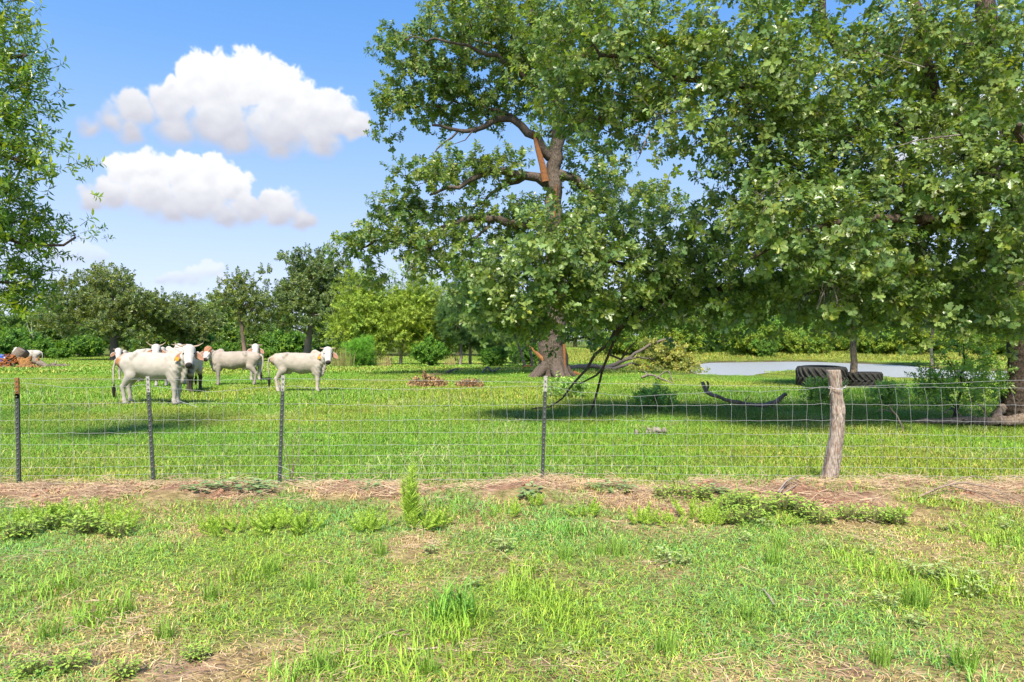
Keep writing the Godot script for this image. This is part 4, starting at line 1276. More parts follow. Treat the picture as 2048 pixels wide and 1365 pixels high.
func make_fence() -> void:
	# steel posts: top x, top y, foot x, foot y, rusty tip
	var posts := [[37, 756, 41, 975, true, "steel fence post with a rusty orange tip"], [298, 753, 310, 976, false, "leaning green steel fence post with a white tip in front of the horned cow"], [568, 751, 560, 968, false, "white-tipped green steel fence post next to dead weed stems"], [1091, 752, 1084, 965, false, "white-tipped steel fence post standing alone before the split oak"], [-420, 756, -420, 972, false, "white-tipped steel fence post beyond the rusty-tipped one"], [2330, 756, 2330, 972, false, "white-tipped steel fence post beyond the wooden post"]]
	var stud := Buf.new()
	stud.box(Vector3(-0.007, -0.005, 0), Vector3(0.007, 0.005, 0.010), Color(0.30, 0.31, 0.29))
	var stud_mesh := stud.mesh()
	for p in posts:
		var top := fence_pt(p[0], p[1], 0.03)
		var foot := fence_pt(p[2], p[3], 0.03)
		foot.y = ground_y(foot.x, foot.z) - 0.06
		var o := thing("steel_post", p[5], "fence post", foot)
		var up := (top - foot).normalized()
		var l := (top - foot).length()
		var right := up.cross(Vector3(0, 0, 1)).normalized()
		o.basis = Basis(right, up, right.cross(up)).orthonormalized()
		var cut := l - 0.165
		var green := Color(0.085, 0.105, 0.095)
		part("shaft", t_bar(0.0, cut, green), M.steel, o)
		var tip_c := Color(0.42, 0.17, 0.06) if p[4] else Color(0.62, 0.60, 0.56)
		var tip := part("painted_tip", t_bar(cut, l, tip_c), M.steel, o)
		tag(tip, "rusty orange tip" if p[4] else "white painted tip", "")
		if p[4]:
			tip.scale.y = 1.0
			tag(part("white_band", t_bar(cut - 0.05, cut, Color(0.72, 0.70, 0.66)), M.steel, o), "white band under the rusty tip", "")
		var y := 0.12
		while y < l - 0.02:
			part("stud", stud_mesh, M.steel, o, Vector3(0, y, 0.004))
			y += 0.054
	# woven wire
	var f := thing("wire_fence", "galvanised woven wire fence strung between steel and wooden posts", "fence", Vector3(0, 0, -FENCE_D))
	var zinc := Color(0.38, 0.39, 0.40)
	var knots := []
	var lines := [
		[[-500, 757], [37, 758], [298, 759], [420, 761], [568, 758], [800, 761], [1088, 765], [1250, 768], [1450, 772], [1655, 776], [1720, 773], [1850, 768], [2048, 761], [2400, 757]],
		[[-500, 774], [37, 766], [150, 776], [298, 771], [350, 779], [430, 783], [568, 772], [620, 776], [800, 779], [1088, 773], [1160, 784], [1260, 793], [1390, 787], [1440, 782], [1520, 784], [1600, 779], [1655, 774], [1700, 775], [1850, 775], [2048, 777], [2400, 774]],
		[[-500, 812], [37, 810], [298, 806], [568, 808], [800, 812], [1088, 810], [1300, 812], [1500, 810], [1680, 809], [1900, 811], [2400, 812]],
		[[-500, 842], [37, 841], [298, 840], [568, 841], [1088, 840], [1400, 842], [1680, 841], [2048, 844], [2400, 842]],
		[[-500, 868], [37, 867], [568, 866], [1088, 866], [1500, 869], [1680, 868], [2048, 873], [2400, 870]],
		[[-500, 892], [37, 890], [568, 891], [1088, 890], [1680, 893], [2048, 897], [2400, 894]],
		[[-500, 914], [37, 917], [568, 912], [1088, 912], [1680, 914], [2048, 918], [2400, 914]],
		[[-500, 933], [37, 936], [568, 931], [1088, 931], [1680, 935], [2048, 938], [2400, 934]],
		[[-500, 950], [37, 952], [568, 947], [1088, 947], [1680, 952], [2048, 954], [2400, 950]],
		[[-500, 964], [37, 968], [568, 961], [1088, 960], [1680, 966], [2048, 968], [2400, 964]],
	]
	var k := 0
	for l in lines:
		var pts := []
		var yy := func(px: float) -> float:
			for j in l.size() - 1:
				if px <= l[j + 1][0]:
					var t: float = (px - l[j][0]) / float(l[j + 1][0] - l[j][0])
					return lerpf(l[j][1], l[j + 1][1], smoothstep(0.0, 1.0, t))
			return l[-1][1]
		knots.append(yy)
		var x := -500.0
		while x <= 2400.0:
			pts.append(fence_pt(x, yy.call(x) + (0.0 if k == 0 else n_fine.get_noise_2d(x * 0.02, k * 9.0) * 2.2)) - f.position)
			x += 16.0
		var b := Buf.new()
		var q := PackedVector3Array(pts)
		b.tube(q, tapered(q.size(), 0.0015, 0.0015), 4, zinc)
		var called := "barb_wire" if k == 0 else "line_wire"
		part(called, b.mesh(), M.wire, f)
		k += 1
	var px := -480.0
	while px < 2390.0:
		var pts := []
		var jog := rng.randfn() * 1.3
		for j in range(1, lines.size()):
			var w := sin(j * 1.9 + px * 0.7) * 1.4 + jog
			if j == 1:
				w -= 5.0
			pts.append(fence_pt(px + w, knots[j].call(px) + n_fine.get_noise_2d(px * 0.02, j * 9.0) * 2.2) - f.position)
		var b := Buf.new()
		var q := PackedVector3Array(pts)
		b.tube(q, tapered(q.size(), 0.0013, 0.0013), 4, zinc)
		part("stay_wire", b.mesh(), M.wire, f)
		px += 30.0 + rng.randfn() * 0.7
	# loose wire ends by the third post
	for s in [[556, 930, 575, 936, 590, 944], [553, 945, 566, 949, 580, 953], [345, 797, 372, 805, 398, 814]]:
		var b := Buf.new()
		stick(b, [fence_pt(s[0], s[1], 0.03) - f.position, fence_pt(s[2], s[3], 0.05) - f.position, fence_pt(s[4], s[5], 0.04) - f.position], 0.0022, 0.0022, zinc, 4, 0.0, 0.05)
		part("loose_wire", b.mesh(), M.wire, f)


func t_bar(y0: float, y1: float, col: Color) -> ArrayMesh:
	var b := Buf.new()
	b.box(Vector3(-0.019, y0, -0.003), Vector3(0.019, y1, 0.004), col)
	b.box(Vector3(-0.004, y0, -0.034), Vector3(0.004, y1, -0.0031), col)
	return b.mesh()


func make_wooden_post() -> void:
	# weathered crooked post: left x, right x, y down the photograph
	var rows := [[1653, 1680.5, 740], [1655, 1683, 752], [1657, 1684, 762], [1659, 1684.5, 778], [1660.5, 1686, 795], [1661, 1689, 808], [1661, 1690.5, 818], [1660.5, 1690, 838], [1660, 1689.5, 858], [1658, 1687, 878], [1654.5, 1685, 895], [1651, 1682.5, 915], [1648.5, 1680, 932], [1645, 1677, 950], [1642, 1673, 966], [1638.5, 1669.5, 984], [1637, 1669, 1000]]
	var foot := fence_pt(1655, 985)
	foot.y = ground_y(foot.x, foot.z)
	var o := thing("wooden_post", "crooked weathered grey wooden fence post", "fence post", foot)
	var b := Buf.new()
	var sides := 26
	var lines := []
	for k in rows.size() - 1:
		for j in 3:
			var t := j / 3.0
			lines.append([lerpf(rows[k][0], rows[k + 1][0], t), lerpf(rows[k][1], rows[k + 1][1], t), lerpf(rows[k][2], rows[k + 1][2], t)])
	var m := lines.size()
	for k in m:
		var r: Array = lines[k]
		var c := fence_pt((r[0] + r[1]) * 0.5, r[2]) - foot
		var rad: float = (r[1] - r[0]) * 0.5 / FOCAL * FENCE_D
		for s in sides:
			var a := TAU * s / sides
			# drying cracks and ridges run down the wood
			var groove := 0.07 * absf(sin(s * 1.93 + 0.6 * sin(k * 0.13))) + 0.05 * n_fine.get_noise_2d(s * 1.7, k * 0.18)
			if s % 9 == 4 and k > 4 and k < m - 5:
				groove += 0.17
			var rr := rad * (1.0 - groove)
			var nn := Vector3(cos(a), 0.0, sin(a))
			var tone := Color(0.52, 0.45, 0.39).lerp(Color(0.70, 0.62, 0.54), clampf(0.5 + 1.2 * n_mid.get_noise_2d(s * 0.9, k * 0.09), 0.0, 1.0))
			if n_mid.get_noise_2d(s * 1.1 + 50.0, k * 0.12) > 0.28:
				tone = tone.lerp(Color(0.46, 0.24, 0.14), 0.55)
			b.vert(c + nn * rr, nn, tone)
	for k in m - 1:
		for s in sides:
			var a := k * sides + s
			var e := k * sides + (s + 1) % sides
			b.quad(a, e, e + sides, a + sides)
	var top := b.vert(fence_pt(1667, 741) - foot, Vector3.UP, Color(0.62, 0.55, 0.48))
	var ring := b.v.size()
	for s in sides:
		b.vert(b.v[s], Vector3.UP, Color(0.58, 0.51, 0.44))
	for s in sides:
		b.tri(top, ring + (s + 1) % sides, ring + s)
	# real normals from the grooves
	var arr := b.mesh()
	var st := SurfaceTool.new()
	st.create_from(arr, 0)
	st.generate_normals()
	part("shaft", st.commit(), M.wood, o)
	var wb := Buf.new()
	for w in [[1654, 777, 1672, 776, 1690, 775], [1656, 773, 1672, 779, 1690, 771]]:
		stick(wb, [fence_pt(w[0], w[1], 0.03) - foot, fence_pt(w[2], w[3], 0.105) - foot, fence_pt(w[4], w[5], 0.03) - foot], 0.0025, 0.0025, Color(0.6, 0.6, 0.6), 4, 0.0, 0.04)
	part("wire_wrap", wb.mesh(), M.wire, o)
	var sb := Buf.new()
	stick(sb, [fence_pt(1656, 772, 0.08) - foot, fence_pt(1654, 782, 0.09) - foot, fence_pt(1651, 789, 0.085) - foot], 0.008, 0.003, Color(0.66, 0.56, 0.44), 5, 0.1, 0.03)
	part("splinter", sb.mesh(), M.wood, o)


# ---------------------------------------------------------------- tyres
func tyre_shell(R: float, H: float, hole: float) -> ArrayMesh:
	var prof := [[hole, -H * 0.30], [hole + 0.03, -H * 0.40], [R * 0.78, -H * 0.5], [R * 0.93, -H * 0.47], [R * 0.985, -H * 0.38], [R, -H * 0.15], [R, H * 0.15], [R * 0.985, H * 0.38], [R * 0.93, H * 0.47], [R * 0.78, H * 0.5], [hole + 0.03, H * 0.40], [hole, H * 0.30], [R * 0.80, H * 0.36], [R * 0.9, H * 0.2], [R * 0.9, -H * 0.2], [R * 0.80, -H * 0.36], [hole, -H * 0.30]]
	var st := SurfaceTool.new()
	st.begin(Mesh.PRIMITIVE_TRIANGLES)
	var seg := 44
	for k in prof.size():
		for s in seg + 1:
			var a := TAU * s / seg
			st.set_color(Color(0.075, 0.075, 0.07) * (1.0 + 0.3 * n_mid.get_noise_2d(s * 0.6, k)))
			st.set_smooth_group(0)
			st.add_vertex(Vector3(cos(a) * prof[k][0], prof[k][1], sin(a) * prof[k][0]))
	for k in prof.size() - 1:
		for s in seg:
			var a := k * (seg + 1) + s
			for q in [a, a + 1, a + seg + 2, a, a + seg + 2, a + seg + 1]:
				st.add_index(q)
	st.generate_normals()
	return st.commit()


func lug_mesh(R: float, H: float, dir: float) -> ArrayMesh:
	# one slanted tread bar, from the middle of the tread to its shoulder
	var b := Buf.new()
	var m := 5
	for k in m:
		var t := float(k) / (m - 1)
		var y := lerpf(-0.03, 0.47, t) * H * dir
		var a := lerpf(0.0, 0.36, t)
		var r0 := R * (0.985 if k < m - 1 else 0.94)
		var r1 := R * (1.05 if k < m - 1 else 0.985)
		var w := 0.052 / R * 0.9
		for c in [[a - w, r0], [a - w * 0.8, r1], [a + w * 0.8, r1], [a + w, r0]]:
			b.vert(Vector3(cos(c[0]) * c[1], y, sin(c[0]) * c[1]), Vector3(cos(c[0]), 0, sin(c[0])), Color(0.10, 0.10, 0.09))
	for k in m - 1:
		for j in 3:
			var a := k * 4 + j
			b.quad(a, a + 4, a + 5, a + 1)
	b.quad(0, 1, 2, 3)
	b.quad((m - 1) * 4 + 3, (m - 1) * 4 + 2, (m - 1) * 4 + 1, (m - 1) * 4)
	var st := SurfaceTool.new()
	st.create_from(b.mesh(), 0)
	st.deindex()
	st.generate_normals()
	return st.commit()


func make_tyre(label: String, where: Vector3, R: float, H: float, hole: float, lugs: int) -> Node3D:
	var o := thing("tractor_tyre", label, "tyre", where)
	part("casing", tyre_shell(R, H, hole), M.rubber, o, Vector3(0, H * 0.5, 0))
	var a := lug_mesh(R, H, 1.0)
	var c := lug_mesh(R, H, -1.0)
	for k in lugs:
		var up := part("tread_lug", a, M.rubber, o, Vector3(0, H * 0.5, 0))
		up.rotation.y = TAU * k / lugs
		var dn := part("tread_lug", c, M.rubber, o, Vector3(0, H * 0.5, 0))
		dn.rotation.y = TAU * (k + 0.5) / lugs
	return o


func make_tyres() -> void:
	var g := on_ground(1642, 777)
	g.z -= 0.75
	g.y = ground_y(g.x, g.z) - 0.03
	g.x = at(1643, 700, -g.z).x
	var t := make_tyre("big worn tractor tyre lying flat behind the crooked wooden post", g, 0.80, 0.78, 0.46, 22)
	t.rotation = Vector3(0.02, 0.4, 0.015)
	var h := on_ground(1733, 777)
	h.z -= 0.55
	h.x = at(1727, 700, -h.z).x
	h.y = ground_y(h.x, h.z) - 0.03
	var u := make_tyre("smaller black tractor tyre lying flat beside the slender tree", h, 0.60, 0.58, 0.36, 19)
	u.rotation = Vector3(-0.03, 1.1, -0.02)


# ---------------------------------------------------------------- fallen wood
func log_thing(called: String, label: String, cat: String, lines: Array, col: Color, mat: Material, group := "") -> Node3D:
	# lines: [[px, py, up] ..., r0, r1]; every point sits over the ground under that pixel
	var first: Array = lines[0][0][0]
	var base := on_ground(first[0], first[1])
	var o := thing(called, label, cat, base, 0.0, group)
	var k := 0
	for l in lines:
		var pts := []
		for p in l[0]:
			if p.size() > 3:
				pts.append(at(p[0], p[1], p[3]) - base)
			else:
				var g := on_ground(p[0], p[1])
				pts.append(g + Vector3(0, p[2], 0) - base)
		var b := Buf.new()
		stick(b, pts, l[1], l[2], col * rng.randf_range(0.9, 1.1), 9, 0.34, 0.1)
		part("stem" if k == 0 else "side_branch", b.mesh(), mat, o)
		k += 1
	return o


func make_fallen_wood() -> void:
	var grey := Color(0.30, 0.27, 0.24)
	var dark := Color(0.15, 0.12, 0.10)
	var d1 := -on_ground(1470, 818).z
	log_thing("fallen_branch", "dark curved fallen branch with both ends raised from the shaded grass", "branch", [[[[1405, 765, 0, d1 + 0.3], [1413, 783, 0, d1 + 0.2], [1432, 792, 0, d1], [1460, 802, 0, d1], [1500, 808, 0, d1], [1532, 811, 0, d1 - 0.1], [1555, 802, 0, d1 - 0.2], [1573, 788, 0, d1 - 0.2]], 0.04, 0.045], [[[1413, 786, 0, d1 + 0.2], [1418, 772, 0, d1 + 0.1], [1414, 764, 0, d1]], 0.03, 0.02], [[[1482, 812, 0, d1], [1494, 800, 0, d1 - 0.1], [1500, 790, 0, d1 - 0.1]], 0.018, 0.008], [[[1545, 812, 0, d1 - 0.1], [1552, 822, 0, d1 - 0.25], [1560, 826, 0, d1 - 0.3]], 0.02, 0.01]], Color(0.60, 0.50, 0.43), M.bark)
	log_thing("fallen_branch", "bleached forked branch lying in the sun before the pond", "branch", [[[[1284, 760, 0.10], [1300, 757, 0.16], [1325, 764, 0.10], [1348, 770, 0.02]], 0.05, 0.02], [[[1312, 762, 0.08], [1335, 756, 0.3], [1345, 766, 0.1]], 0.03, 0.015], [[[1300, 758, 0.14], [1288, 752, 0.2]], 0.03, 0.02]], Color(0.50, 0.43, 0.35), M.wood)
	log_thing("fallen_log", "long brown fallen log at the foot of the leafy oak", "log", [[[[1832, 849, 0.04], [1880, 851, 0.07], [1940, 852, 0.10], [2000, 856, 0.12], [2060, 858, 0.14]], 0.035, 0.11], [[[1930, 853, 0.1], [1905, 840, 0.22], [1890, 826, 0.2, 12.5]], 0.025, 0.01], [[[1990, 856, 0.14], [2012, 845, 0.3], [2040, 838, 0.25]], 0.07, 0.06], [[[1975, 856, 0.12], [1968, 842, 0.24], [1952, 832, 0.26]], 0.02, 0.008]], Color(0.62, 0.49, 0.38), M.bark)
	log_thing("fallen_stick", "thin forked stick leaning in the shade behind the wire fence", "stick", [[[[1808, 866, 0.0], [1802, 846, 0, 12.2], [1786, 822, 0, 12.3], [1780, 814, 0, 12.3]], 0.022, 0.012], [[[1790, 828, 0, 12.3], [1772, 820, 0, 12.4], [1755, 822, 0, 12.4]], 0.012, 0.006]], Color(0.42, 0.36, 0.30), M.wood)
	log_thing("fallen_branch", "grey crooked branch on the grass beyond the farther brush pile", "branch", [[[[893, 750, 0.08], [910, 744, 0.14], [930, 741, 0.05]], 0.05, 0.03]], grey, M.bark)
	log_thing("fallen_branch", "short grey crooked branch lying near the split oak's roots", "branch", [[[[966, 748, 0.05], [975, 742, 0.2], [985, 747, 0.1], [1000, 740, 0.12]], 0.05, 0.03]], grey, M.bark)
	# great limb torn from the split oak, its leaves still on
	var base := on_ground(1150, 742)
	var D := -base.z + 1.2
	var o := thing("fallen_limb", "great fallen limb with wilting leaves lying behind the split oak", "branch", base)
	var q := func(x: float, y: float, dz := 0.0) -> Vector3:
		return at(x, y, D - dz) - base
	grow(o, [[[q.call(1128, 736), q.call(1180, 734), q.call(1212, 735), q.call(1245, 722), q.call(1270, 708), q.call(1300, 690), q.call(1345, 676)], 0.17, 0.06], [[q.call(1205, 736, 0.3), q.call(1228, 738, 0.4), q.call(1262, 728, 0.4), q.call(1300, 734, 0.4)], 0.13, 0.04], [[q.call(1245, 722), q.call(1300, 716, 0.4), q.call(1322, 735, 0.6)], 0.07, 0.02]], [[q.call(1345, 715, 0.2), Vector3(1.2, 0.7, 0.8), 38], [q.call(1370, 738, 0.6), Vector3(0.9, 0.35, 0.8), 26], [q.call(1290, 742, 0.6), Vector3(0.8, 0.3, 0.7), 20], [q.call(1310, 700, 0.0), Vector3(0.8, 0.5, 0.8), 18]], {"leaf": S.oak_mid, "size": 0.75, "sprigs": 7, "clump": 0.18, "step": 0.3, "bark": Color(0.36, 0.32, 0.28), "trunk_from": 0.06, "tones": [Color(1.6, 1.2, 1.0), Color(2.2, 1.6, 1.2), Color(1.2, 1.1, 0.9), Color(2.8, 1.9, 1.5)]})
	# brown brush piles
	for s in [[852, 776, 1.1, 0.55, "tall pile of brown dead leaves and twigs in the sunny pasture"], [936, 778, 0.85, 0.38, "low pile of pale brown dead leaves nearer the split oak"]]:
		var g := on_ground(s[0], s[1])
		g.z -= 0.4
		g.y = ground_y(g.x, g.z)
		var bp := thing("brush_pile", s[4], "brush pile", g)
		var sb := Buf.new()
		for k in 26:
			var a := rng.randf() * TAU
			var p := Vector3(cos(a) * rng.randf() * s[2] * 0.4, rng.randf() * s[3] * 0.5, sin(a) * rng.randf() * s[2] * 0.3)
			stick(sb, [p, p + gauss() * 0.12, p + Vector3(cos(a), rng.randf_range(0.1, 0.8), sin(a)) * s[2] * 0.4], 0.012, 0.004, dark * 1.4, 4, 0.1, 0.15)
		part("twigs", sb.mesh(), M.far_bark, bp)
		var tr := []
		var cols := PackedColorArray()
		for k in int(190 * s[2]):
			var a := rng.randf() * TAU
			var r := sqrt(rng.randf())
			var hh: float = s[3] * (1.0 - r * 0.8) * rng.randf()
			tr.append(Transform3D(facing(gauss(), rng.randf() * TAU, Vector3.ONE * rng.randf_range(0.35, 0.6)), Vector3(cos(a) * r * s[2] * 0.58, hh, sin(a) * r * s[2] * 0.42)))
			cols.append(Color(1, 1, 1) * rng.randf_range(0.8, 1.4))
		scatter("leaves", S.dead, M.straw, bp, tr, cols)
	# pale lichen-covered bits on the shaded grass
	for s in [[1313, 872, "grey white lichen-covered chunk on the grass in the oak's shade"], [1762, 884, "small pale chunk of wood on the shaded grass"], [1744, 938, "small white tuft caught in the grass behind the crooked post"]]:
		var g := on_ground(s[0], s[1])
		var pb := Buf.new()
		var big := 0.13 if s[0] == 1313 else 0.05
		var lm := lump(int(s[0]))
		var pile := thing("pale_chunk", s[2], "wood chunk", g)
		for k in (9 if s[0] == 1313 else 2):
			var mi := part("piece", tinted(lm, Color(0.56, 0.54, 0.46) * rng.randf_range(0.8, 1.15)), M.wood, pile, Vector3(rng.randfn() * big * 0.8, big * rng.randf_range(0.2, 0.9), rng.randfn() * big * 0.5))
			mi.basis = facing(gauss(), 0.0, Vector3(big, big * 0.5, big * 0.6) * rng.randf_range(0.3, 0.7))
	# sticks on the bare strip
	log_thing("bare_stick", "bundle of bleached sticks leaning on the bare strip beside the crooked post", "stick", [[[[1560, 992, 0.02], [1578, 972, 0.06], [1597, 952, 0, 7.0]], 0.010, 0.004], [[[1556, 990, 0.03], [1580, 976, 0.08], [1604, 964, 0, 7.05]], 0.008, 0.004], [[[1566, 994, 0.02], [1586, 984, 0.04], [1600, 970, 0, 6.95]], 0.007, 0.003]], Color(0.56, 0.49, 0.42), M.wood)
	log_thing("bare_stick", "long pale stick arching over straw at the end of the bare strip", "stick", [[[[1838, 1004, 0.04], [1880, 996, 0.09], [1930, 992, 0.11], [1990, 1000, 0.08], [2048, 1014, 0.03]], 0.010, 0.005], [[[1900, 994, 0.1], [1960, 1004, 0.08], [2020, 1024, 0.03]], 0.007, 0.004], [[[1870, 998, 0.08], [1940, 984, 0.14], [2000, 990, 0.1]], 0.006, 0.003]], Color(0.52, 0.42, 0.34), M.wood)
	log_thing("bare_stick", "bleached stick lying across the bare patch in the mown grass", "stick", [[[[738, 1290, 0.01], [775, 1275, 0.02], [808, 1268, 0.02]], 0.007, 0.005], [[[775, 1275, 0.02], [800, 1282, 0.02], [822, 1278, 0.02]], 0.004, 0.003]], Color(0.66, 0.53, 0.40), M.wood)
	log_thing("bare_stick", "pale flat stick below the other stick on the bare patch", "stick", [[[[815, 1303, 0.01], [845, 1306, 0.015], [880, 1302, 0.01]], 0.006, 0.004]], Color(0.70, 0.60, 0.48), M.wood)
	log_thing("bare_stick", "short white stick poking out of the mown grass", "stick", [[[[1525, 1186, 0.02], [1538, 1200, 0.02], [1548, 1214, 0.01]], 0.007, 0.005]], Color(0.64, 0.56, 0.48), M.wood)
	# dead weed stems by the third post
	var g := on_ground(582, 968)
	var dw := thing("dead_weed", "dry brown branching weed stems beside a white-tipped post", "dead weed", g)
	var wb := Buf.new()
	for s in [[0.02, 0.22, 0.03, 0.44, 0.09, 0.62], [-0.02, 0.2, -0.05, 0.36, -0.09, 0.5], [0.03, 0.16, 0.08, 0.3, 0.10, 0.46], [-0.05, 0.05, -0.15, 0.1, -0.25, 0.05], [0.08, 0.06, 0.2, 0.09, 0.32, 0.03]]:
		stick(wb, [Vector3.ZERO, Vector3(s[0], s[1], 0.01), Vector3(s[2], s[3], 0.02), Vector3(s[4], s[5], 0)], 0.006, 0.002, Color(0.30, 0.22, 0.17), 4, 0.1, 0.06)
	part("stems", wb.mesh(), M.far_bark, dw)


func tinted(m: ArrayMesh, col: Color) -> ArrayMesh:
	var arr := m.surface_get_arrays(0)
	var c := PackedColorArray()
	c.resize(arr[Mesh.ARRAY_VERTEX].size())
	c.fill(col)
	arr[Mesh.ARRAY_COLOR] = c
	var out := ArrayMesh.new()
	out.add_surface_from_arrays(Mesh.PRIMITIVE_TRIANGLES, arr)
	return out


# ---------------------------------------------------------------- stump pile and car
func make_stump_pile() -> void:
	var base := on_ground(50, 737)
	var D := -base.z
	var q := func(x: float, y: float, dz := 0.0) -> Vector3:
		return at(x, y, D - dz)
	var specs := [
		["uprooted_stump", "grey uprooted stump tilted up with its orange torn roots exposed", [[47, 701], [36, 712], [24, 722]], 0.36, 0.42, Color(0.42, 0.36, 0.30), true],
		["split_log", "pale split log sloping down to the grass at the end of the stump pile", [[64, 719], [78, 726], [92, 734]], 0.22, 0.16, Color(0.50, 0.42, 0.35), false],
		["split_stump", "orange split stump in the middle of the pile", [[62, 718], [58, 726], [52, 735]], 0.20, 0.46, Color(0.62, 0.34, 0.14), false],
		["grey_log", "short grey log lying in front of the orange roots", [[-6, 734], [14, 735], [30, 735]], 0.12, 0.12, Color(0.42, 0.38, 0.34), false],
	]
	for s in specs:
		var pts := []
		for p in s[2]:
			pts.append(q.call(p[0], p[1], rng.randf_range(0.0, 0.3)))
		var foot: Vector3 = pts[-1]
		var o := thing(s[0], s[1], "stump" if "stump" in s[0] else "log", foot)
		var b := Buf.new()
		var line := smooth_line(pts, 0.15, 0.02)
		for k in line.size():
			line[k] -= foot
		b.tube(line, tapered(line.size(), s[3], s[4]), 14, s[5], 0.22)
		part("trunk", b.mesh(), M.bark, o)
		if s[6]:
			var rb := Buf.new()
			for k in 34:
				var a := rng.randf() * TAU
				var r := rng.randf_range(0.1, 0.5)
				var p := Vector3(cos(a) * r, sin(a) * r * 0.8 + 0.1, 0.25)
				stick(rb, [p, p + Vector3(rng.randfn() * 0.12, -0.12, 0.2), p + Vector3(-0.2 + rng.randfn() * 0.25, -0.2 + rng.randfn() * 0.2, 0.2)], rng.randf_range(0.04, 0.09), 0.012, Color(0.56, 0.22, 0.08) * rng.randf_range(0.6, 1.3), 5, 0.2, 0.12)
			tag(part("roots", rb.mesh(), M.wood, o), "orange torn roots", "")
		if s[0] == "split_stump":
			var rb := Buf.new()
			for k in 16:
				var p := Vector3(rng.randfn() * 0.35, rng.randf_range(0.0, 0.4), 0.3)
				board(rb, [p, p + Vector3(rng.randfn() * 0.1, 0.18, 0.05), p + Vector3(rng.randfn() * 0.2, 0.38, 0.0)], [0.16, 0.14, 0.03], 0.08, Color(0.66, 0.36, 0.14) * rng.randf_range(0.7, 1.2))
			tag(part("torn_wood", rb.mesh(), M.wood, o), "orange torn wood", "")
	for s in [[12, 737, 1.3, 0.28, "grey heap of bark and soil in front of the uprooted stump"], [110, 735, 1.0, 0.22, "low grey heap of soil beyond the end of the stump pile"], [48, 738, 1.5, 0.2, "orange heap of wood chips under the split stump"]]:
		var g := on_ground(s[0], s[1])
		var o := thing("debris_heap", s[4], "heap", g)
		var lm := lump(int(s[0]))
		for k in 26:
			var col := Color(0.56, 0.32, 0.14) if s[0] == 48 else Color(0.38, 0.33, 0.28)
			var rr := rng.randfn() * 0.42
			var mi := part("chunk", tinted(lm, col * rng.randf_range(0.7, 1.25)), M.bark, o, Vector3(rr * s[2], maxf(0.0, s[3] * (1.0 - absf(rr) * 1.2)) * rng.randf(), rng.randfn() * 0.25))
			mi.basis = facing(gauss(), 0.0, Vector3(0.22, 0.10, 0.14) * rng.randf_range(0.5, 1.2))
	var m := on_ground(111, 729)
	var mk := thing("marker_stake", "short white stake standing in the grass beside the stump pile", "stake", m)
	var mb := Buf.new()
	mb.box(Vector3(-0.05, -0.1, -0.03), Vector3(0.05, 0.32, 0.03), Color(0.75, 0.74, 0.70))
	mb.box(Vector3(-0.035, 0.32, -0.02), Vector3(0.035, 0.36, 0.02), Color(0.75, 0.74, 0.70))
	part("shaft", mb.mesh(), M.wood, mk)


func slab(profile: Array, half: float, inset: float) -> ArrayMesh:
	# a car body section: side profile in x and y, swept across z, narrower at the top
	var top := -1e9
	var low := 1e9
	for p in profile:
		top = maxf(top, p[1])
		low = minf(low, p[1])
	var b := Buf.new()
	var n := profile.size()
	var at_z := func(p: Array, s: float) -> Vector3:
		return Vector3(p[0], p[1], s * (half - inset * (p[1] - low) / (top - low)))
	for k in n:
		var p: Array = profile[k]
		var r: Array = profile[(k + 1) % n]
		b.face(at_z.call(p, 1.0), at_z.call(r, 1.0), at_z.call(r, -1.0), at_z.call(p, -1.0), Color.WHITE)
	var poly := PackedVector2Array()
	for p in profile:
		poly.append(Vector2(p[0], p[1]))
	var idx := Geometry2D.triangulate_polygon(poly)
	for s in [1.0, -1.0]:
		for k in range(0, idx.size(), 3):
			var t := [at_z.call(profile[idx[k]], s), at_z.call(profile[idx[k + 1]], s), at_z.call(profile[idx[k + 2]], s)]
			b.flat_tri(t[0], t[1], t[2], Color.WHITE)
	return b.mesh()


